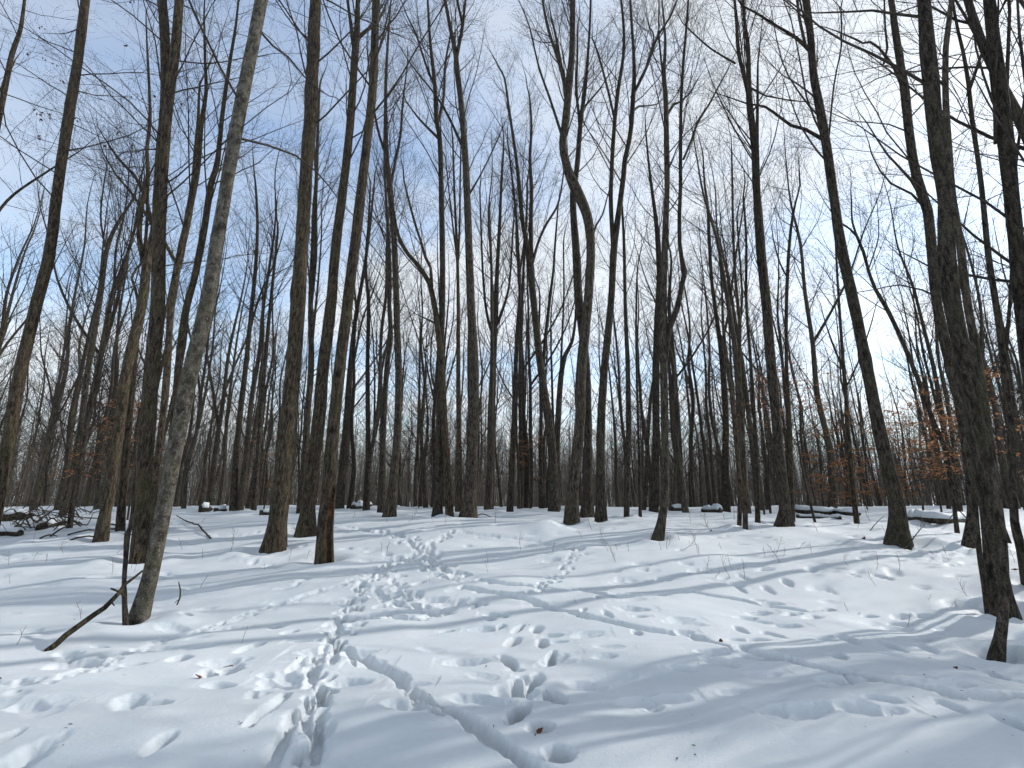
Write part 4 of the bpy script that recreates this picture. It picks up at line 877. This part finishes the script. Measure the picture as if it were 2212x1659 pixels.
for a in ((232, 1000, 17, 4.6, 420, 1.5, 4.2, 'orange-leaved sapling behind the mossy flared tree on the left', 1),
          (283, 1000, 18, 4.4, 200, 1.6, 4.2, 'orange-leaved sapling between mossy trunk and pale leaning trunk', 2),
          (1745, 1100, 17, 5.6, 420, 2.6, 5.4, 'tall thin orange-leaved sapling right of the left-leaning tree', 3),
          (1790, 1100, 24, 3.2, 900, .4, 3.0, 'low bushy orange-leaved sapling behind the snow-capped log', 4),
          (1870, 1100, 25, 3.2, 800, .4, 3.0, 'wide orange-leaved sapling left of the big flared tree', 5),
          (1985, 1050, 19, 4.4, 900, 1.2, 4.1, 'fullest orange-leaved sapling right of the big flared tree', 6),
          (2028, 1050, 21, 4.8, 600, 1.6, 4.6, 'orange-leaved sapling by the strongly leaning thin tree', 7),
          (2175, 1000, 12, 4.4, 420, 1.6, 4.2, 'orange-leaved sapling between the trunks at right edge', 8),
          (1648, 1050, 22, 6.0, 240, 2.2, 5.8, 'sparse orange-leaved sapling left of the left-leaning tree', 9),
          (1148, 1020, 30, 4.6, 420, 1.6, 4.4, 'faint orange-leaved sapling behind the wide-forked middle tree', 10),
          (905, 1020, 30, 6.4, 260, 2.6, 6.2, 'far orange-leaved sapling left of the scarred grey trunk', 11),
          (575, 1020, 26, 4.0, 300, 1.0, 3.8, 'reddish-leaved sapling left behind the thick brown trunk', 12),
          (1935, 1090, 27, 2.6, 600, .3, 2.4, 'small orange-leaved sapling hidden behind the big flared foot', 13)):
    leafy_sapling(*a)

# ------------------------------------------------------------------ logs, fallen branches, brush pile
def log(pts, dia, label, seed, lift=.0, snow=.8, group=None, sink=.25):
    r = np.random.default_rng(seed)
    G = np.array([on_ground(a, b) for a, b in pts]); c0 = G[0].copy(); P = G - c0
    P[:, 2] += dia * (.5 - sink) + lift
    R = np.full(len(P), dia * .5) * np.linspace(1, .82, len(P))
    SP, SR = spline(P, R, lambda z: .18)
    rr = skin_trunk(SP, SR, 12, r, False); V, q, t = tubes(SP[None], rr[None], 12)
    # close the near end
    V = np.vstack([V, SP[:1]]); e = len(V) - 1; t = np.vstack([t, [[(i + 1) % 12, i, e] for i in range(12)]])
    root = empty('fallen_log', c0); tag(root, label, 'log', group)
    obj('trunk', mesh_from('trunk', V, q, t, M_DARK), root)
    if snow:
        # a lumpy roll of snow sitting on top
        K = len(SP); S = 9; th = np.linspace(-1.25, 1.25, S)
        hh = dia * snow * (.55 + .45 * vnoise(np.arange(K) * .45 + seed, np.full(K, seed * 1.7)) + .2 * vnoise(np.arange(K) * 1.3 + seed, np.full(K, seed * 2.9)))
        tg = np.gradient(SP, axis=0); tg /= np.linalg.norm(tg, axis=1, keepdims=True); sd = np.cross(tg, [0, 0, 1.]); sd /= np.linalg.norm(sd, axis=1, keepdims=True) + 1e-9
        tops = []
        for j, a in enumerate(th):
            inner = SP + sd * (np.sin(a) * SR * 1.02)[:, None] + np.array([0, 0, 1.]) * (np.cos(a) * SR * 1.02)[:, None]
            tops.append(inner + np.array([0, 0, 1.]) * (hh * np.cos(a * 1.2).clip(0, 1) ** .6)[:, None] + sd * (np.sin(a) * hh * .12)[:, None])
        Vs = np.stack(tops, 1); Vs[0] = Vs[0] * .15 + Vs[1] * .85; low = Vs.copy(); low[:, :, 2] -= 0
        V = Vs.reshape(-1, 3)
        under = (SP[:, None, :] + (Vs - SP[:, None, :]) * .55).reshape(-1, 3)
        n = len(V); V = np.vstack([V, under])
        q = []
        for i in range(K - 1):
            for j in range(S - 1):
                a = i * S + j; q.append((a, a + S, a + S + 1, a + 1)); q.append((n + a, n + a + 1, n + a + S + 1, n + a + S))
            for j in (0, S - 1):
                a = i * S + j; q.append((a, n + a, n + a + S, a + S) if j == 0 else (a, a + S, n + a + S, n + a))
        for i in (0, K - 1):
            for j in range(S - 1):
                a = i * S + j; q.append((a, a + 1, n + a + 1, n + a) if i == 0 else (a, n + a, n + a + 1, a + 1))
        obj('snow_cap', mesh_from('snow_cap', V, np.array(q), None, M_SNOW), root)
    return root
log([(1714, 1108), (1735, 1112), (1760, 1113), (1785, 1116), (1806, 1113), (1830, 1117), (1856, 1119)], .24, 'long snow-capped log lying right of the left-leaning tree', 1, lift=.10)
log([(1722, 1118), (1770, 1120), (1815, 1122)], .15, 'second lower log under the long snow-capped one', 2)
log([(1958, 1124), (2000, 1126), (2048, 1129), (2100, 1128)], .24, 'straight snow-capped log behind the big flared foot', 3)
log([(-30, 1126), (15, 1124), (60, 1122)], .32, 'mossy snow-topped log at the left edge in the brush pile', 4, lift=.06, snow=.45)
log([(-25, 1158), (20, 1155), (42, 1157)], .22, 'dark short log on the snow below the brush pile', 5, snow=.5)
log([(88, 1145), (108, 1138), (135, 1134)], .26, 'yellowish log stub in the middle of the brush pile', 6, snow=.3)
log([(428, 1106), (450, 1105)], .40, 'dark chunk of log with snow on its shoulder, left', 7, snow=.5)
log([(462, 1106), (486, 1105)], .24, 'low snow-topped log piece right of the dark chunk', 8)
log([(762, 1099), (790, 1098)], .30, 'rounded snow-topped log near the hollow tree', 9)
log([(774, 1095), (800, 1094)], .34, 'dark cut log behind the slim straight tree', 10, snow=.6)
log([(1446, 1103), (1475, 1103)], .30, 'snow-covered log hump right of bent-footed tree', 11)
log([(1520, 1106), (1556, 1107)], .26, 'far snow-covered log left of the leaning dark tree', 12)
log([(560, 1112), (600, 1112)], .26, 'snow-dusted log left behind the thick brown trunk', 13)

def stick(name, P, R, label, cat, mat=M_DARK, group=None, side=None, seed=0, snow=False):
    r = np.random.default_rng(seed); P = np.asarray(P, float); c0 = P[0].copy(); Q = P - c0
    SP, SR = spline(Q, np.asarray(R, float), lambda z: .09)
    SP[1:-1] += r.normal(size=SP[1:-1].shape) * (SR[1:-1, None] * .35)
    V, q, t = tubes(SP[None], skin_trunk(SP, SR, 7, r, False)[None], 7)
    root = empty(name, c0); tag(root, label, cat, group)
    obj('stem', mesh_from('stem', V, q, t, mat), root)
    for (a, b, rr_) in (side or ()):
        V, q, t = tubes(np.array([[a, (np.array(a) + b) / 2 + r.normal(size=3) * .01, b]]) - c0, np.array([[rr_, rr_ * .8, rr_ * .5]]), 5)
        obj('side_twig', mesh_from('side_twig', V, q, t, mat), root)
    return root
def at(px, py, Y):
    d = ray(px, py); return np.array([0, 0, EYE]) + d * (Y / d[1])
gb = on_ground(104, 1404); gl = on_ground(300, 1337)
Ys = np.linspace(gb[1], gl[1] - .22, 5)
stick('fallen_branch', [at(98, 1409, Ys[0] - .02), at(182, 1344, Ys[1]), at(241, 1299, Ys[2]), at(273, 1263, Ys[3]), at(308, 1233, Ys[4])], [.032, .030, .027, .020, .012],
      'thick brown fallen branch propped against the pale leaning trunk', 'branch', M_BROWN, side=[(at(243, 1296, Ys[2]), at(247, 1308, Ys[2] - .02), .012)], seed=1)
g = on_ground(381, 1307)
stick('fallen_branch', [g + [0, 0, -.03], at(389, 1290, g[1]), at(390, 1275, g[1] + .01), at(386, 1258, g[1] + .02)], [.010, .011, .010, .007],
      'short curved stick poking upright from snow right of pale trunk', 'branch', M_DARK, side=[(at(389, 1294, g[1]), at(377, 1303, g[1] - .05), .007)], seed=2)
def lying(pts, rads, label, seed, lift=.03, group='fallen branches on the snow', mat=M_DARK):
    P = [on_ground(a, b) + np.array([0, 0, lift + (c if len(q_) > 2 else 0)]) for q_ in pts for (a, b, c) in [(q_[0], q_[1], q_[2] if len(q_) > 2 else 0)]]
    return stick('fallen_branch', P, rads, label, 'branch', mat, group, seed=seed)
lying([(380, 1122, .10), (405, 1132, .04), (428, 1140, .04), (440, 1154, .03), (455, 1163, -.02)], [.012, .018, .02, .02, .022], 'crooked bare branch lying on snow behind the pale trunk', 3)
lying([(1955, 1186, -.03), (1978, 1174, .12), (2007, 1160, .32)], [.012, .011, .006], 'thin rod slanting up from snow at the big flared foot', 4)
lying([(1905, 1166, -.02), (1920, 1170, .05), (1935, 1171, .03)], [.010, .010, .007], 'short twig at the left of the big flared foot', 5)
lying([(1880, 1146, -.02), (1895, 1140, .1), (1912, 1134, .22)], [.012, .011, .006], 'thin stick left behind the big flared tree', 6)
lying([(2045, 1142, .1), (2075, 1132, .35), (2100, 1140, .1), (2135, 1152, 0)], [.010, .016, .014, .010], 'bent branch arching beside the leaning thin tree', 7)
lying([(695, 1182, -.02), (705, 1176, .05), (716, 1168, .15)], [.008, .007, .004], 'fine twig slanting from the snow before the forked neighbour', 8)
lying([(1218, 1128, 0), (1229, 1124, .05), (1240, 1127, .0)], [.01, .012, .008], 'little twig at the foot of the S-curved trunk', 9)
lying([(1030, 1117, .03), (1045, 1117, .08), (1062, 1119, .0)], [.02, .018, .01], 'curved root-like twig at the tall middle tree foot', 10)
rb = np.random.default_rng(8)
for i in range(84):
    x0 = rb.uniform(-60, 210); y0 = rb.uniform(1112, 1156); L = rb.uniform(25, 95) * rb.choice([-1, 1]); up = rb.uniform(.05, .55)
    y1 = np.clip(y0 + rb.normal() * 8, 1106, 1168)
    lying([(x0, y0, rb.uniform(0, .25)), (x0 + L * .35, (y0 * 2 + y1) / 3, up), (x0 + L * .7, (y0 + 2 * y1) / 3, up * rb.uniform(.5, 1.4)), (x0 + L, y1, rb.uniform(-.02, .5))],
          np.array([1, .85, .65, .35]) * rb.uniform(.005, .022), 'dark bare branch tangled in the brush pile at left', 50 + i, group='branches of the brush pile', mat=[M_DARK, M_BROWN][i % 2])
for i, (a, b, c, d) in enumerate(((85, 1166, 123, 1163), (108, 1161, 172, 1135), (145, 1158, 235, 1150), (225, 1138, 262, 1146), (228, 1146, 285, 1160), (268, 1155, 285, 1162), (150, 1170, 230, 1166))):
    lying([(a, b, 0), ((a + c) / 2, (b + d) / 2 - 1, .07), (c, d, .02)], [.022, .02, .008], ('short dark branch lying flat before the brush pile', 'long dark branch slanting out of brush pile onto snow', 'bare branch under the twin-topped tree foot', 'small branch right of the twin-topped tree',
          'thin branch reaching to the mossy flared foot', 'short twig right of the mossy flared foot', 'thin wavy twig on the snow below brush pile')[i], 120 + i)

# ------------------------------------------------------------------ dry weeds, twigs poking through, fallen leaves
def weed_proto(seed, h, nside):
    r = np.random.default_rng(seed); root = empty('dry_weed')
    n = 6; z = np.linspace(-.05, h, n); P = np.stack([np.cumsum(r.normal(size=n) * h * .05), np.cumsum(r.normal(size=n) * h * .05), z], 1)
    R = np.linspace(.0042, .002, n); V, q, t = tubes(P[None], R[None], 4); obj('stem', mesh_from('stem', V, q, t, M_STALK), root)
    P1, R1 = grow(P[None], R[None], np.array([nside]), np.array([.35]), np.array([.95]), (30, 60), np.array([h * .45]), .03, .12, 4, r, .8, .003, .0018)
    V, q, t = tubes(P1, R1, 3, cap=False); obj('twigs', mesh_from('twigs', V, q, t, M_STALK), root)
    return root
WP = [weed_proto(300 + i, h, n) for i, (h, n) in enumerate(((.34, 5), (.24, 3), (.42, 7), (.18, 2), (.30, 4)))]
wused = set(); rw = np.random.default_rng(9)
WL = [(1528,1236),(1540,1246),(1580,1247),(1609,1252),(1690,1214),(1837,1224),(1835,1320),(1959,1350),(1896,1266),(2006,1303),(2097,1293),(2085,1192),(1508,1194),(1537,1149),(247,1200),(395,1187),(438,1208),(574,1231),(434,1267),(246,1240),(33,1392),(177,1338),(520,1388),
      (1855,1141),(1886,1131),(2003,1141),(1193,1190),(1320,1180),(1432,1188),(1442,1186),(1474,1186),(1508,1199),(1276,1143),(1490,1134),(1563,1122),(1513,1120),(1420,1122),(930,1258),(1052,1236),(1245,1305),(1680,1196),(760,1120),(880,1128),(960,1130),(2150,1240),(2190,1215),(70,1210),(140,1195),(20,1260),(500,1190),(640,1160)]
for _ in range(46): WL.append((rw.uniform(10, 2200), rw.uniform(1122, 1240)))
for (a, b) in WL:
    k = int(rw.integers(len(WP))); p = on_ground(a, b); o = WP[k] if k not in wused else copy_tree(WP[k]); wused.add(k)
    far = min(1.5, max(.75, p[1] / 9)); o.location = p - np.array([0, 0, .01]); o.rotation_euler = (rw.normal() * .25, rw.normal() * .25, rw.uniform(0, 6.28)); s = rw.uniform(.6, 1.1) * far; o.scale = (s, s, s)
    tag(o, 'small dry weed stalk sticking out of the snow', 'weed', 'dry weeds in the snow')

def leaf_mesh(seed):
    r = np.random.default_rng(seed); n = 9; t = np.linspace(0, 1, n); w = .30 * np.sin(np.pi * t ** .8) * (1 + .35 * np.cos(t * 22)); zc = .10 * np.sin(t * 3 + r.random() * 3)
    V = [];
    for i in range(n): V += [(t[i] - .5, w[i], zc[i] + .12 * w[i]), (t[i] - .5, 0, zc[i] - .02), (t[i] - .5, -w[i], zc[i] + .2 * w[i])]
    q = []
    for i in range(n - 1): a = i * 3; q += [(a, a + 1, a + 4, a + 3), (a + 1, a + 2, a + 5, a + 4)]
    return mesh_from('leaf', np.array(V), np.array(q), None, M_DEAD)
LM = [leaf_mesh(i) for i in range(3)]
LS = [((1558,1386), .08, 'dark red leaf standing in the sled track right of centre'), ((2190,1232), .16, 'dark lobed leaf on snow beside the massive right trunk'), ((1166,1578), .06, 'dark leaf in the deepest hoof print'), ((1537,1147), .14, 'brown leaf far back on the snow, right of centre'),
      ((1867,1164), .16, 'dark leaf on snow left of the big flared foot'), ((430,1466), .10, 'dark leaf at near edge of the double hole'), ((492,1440), .11, 'brown leaf on far edge of the double hole'),
      ((2065,1443), .06, 'tiny leaf fleck near the nearest right trunk')]
for (pp, s, lab) in LS:
    p = on_ground(*pp); o = obj('dead_leaf', LM[int(rw.integers(3))]); o.location = p + np.array([0, 0, .0]); o.scale = (s, s, s)
    o.rotation_euler = (rw.normal() * .5, rw.normal() * .5, rw.uniform(0, 6.28)); tag(o, lab, 'leaf', 'fallen leaves on the snow')

def litter():
    r = np.random.default_rng(31); V, T_ = [], []
    n = 0
    spots_ = [(r.uniform(0, 2212), 1125 + 520 * r.random() ** 2.0) for _ in range(150)]
    for h in HEROES:
        for _ in range(5): spots_.append((h['pts'][0][0] + r.normal() * h['pts'][0][2] * 1.3, h['pts'][0][1] + abs(r.normal()) * 9))
    for (a, b) in spots_:
        p = on_ground(a, min(b, 1655)) + np.array([0, 0, .004]); L_ = r.uniform(.006, .018) * (1 + p[1] * .03); w = L_ * r.uniform(.15, .5); t = r.uniform(0, 6.28)
        d = np.array([math.cos(t), math.sin(t), r.normal() * .25]) * L_; e = np.array([-math.sin(t), math.cos(t), 0]) * w; u = np.array([0, 0, w * .5])
        V += [p - d, p + e, p + d, p - e, p + u]; T_ += [(n, n + 1, n + 4), (n + 1, n + 2, n + 4), (n + 2, n + 3, n + 4), (n + 3, n, n + 4)]; n += 5
    o = obj('forest_litter', mesh_from('forest_litter', np.array(V), None, np.array(T_), M_TWIG, smooth=False)); tag(o, 'bark crumbs and twig bits sprinkled over the snow', 'litter', kind='stuff')
litter()
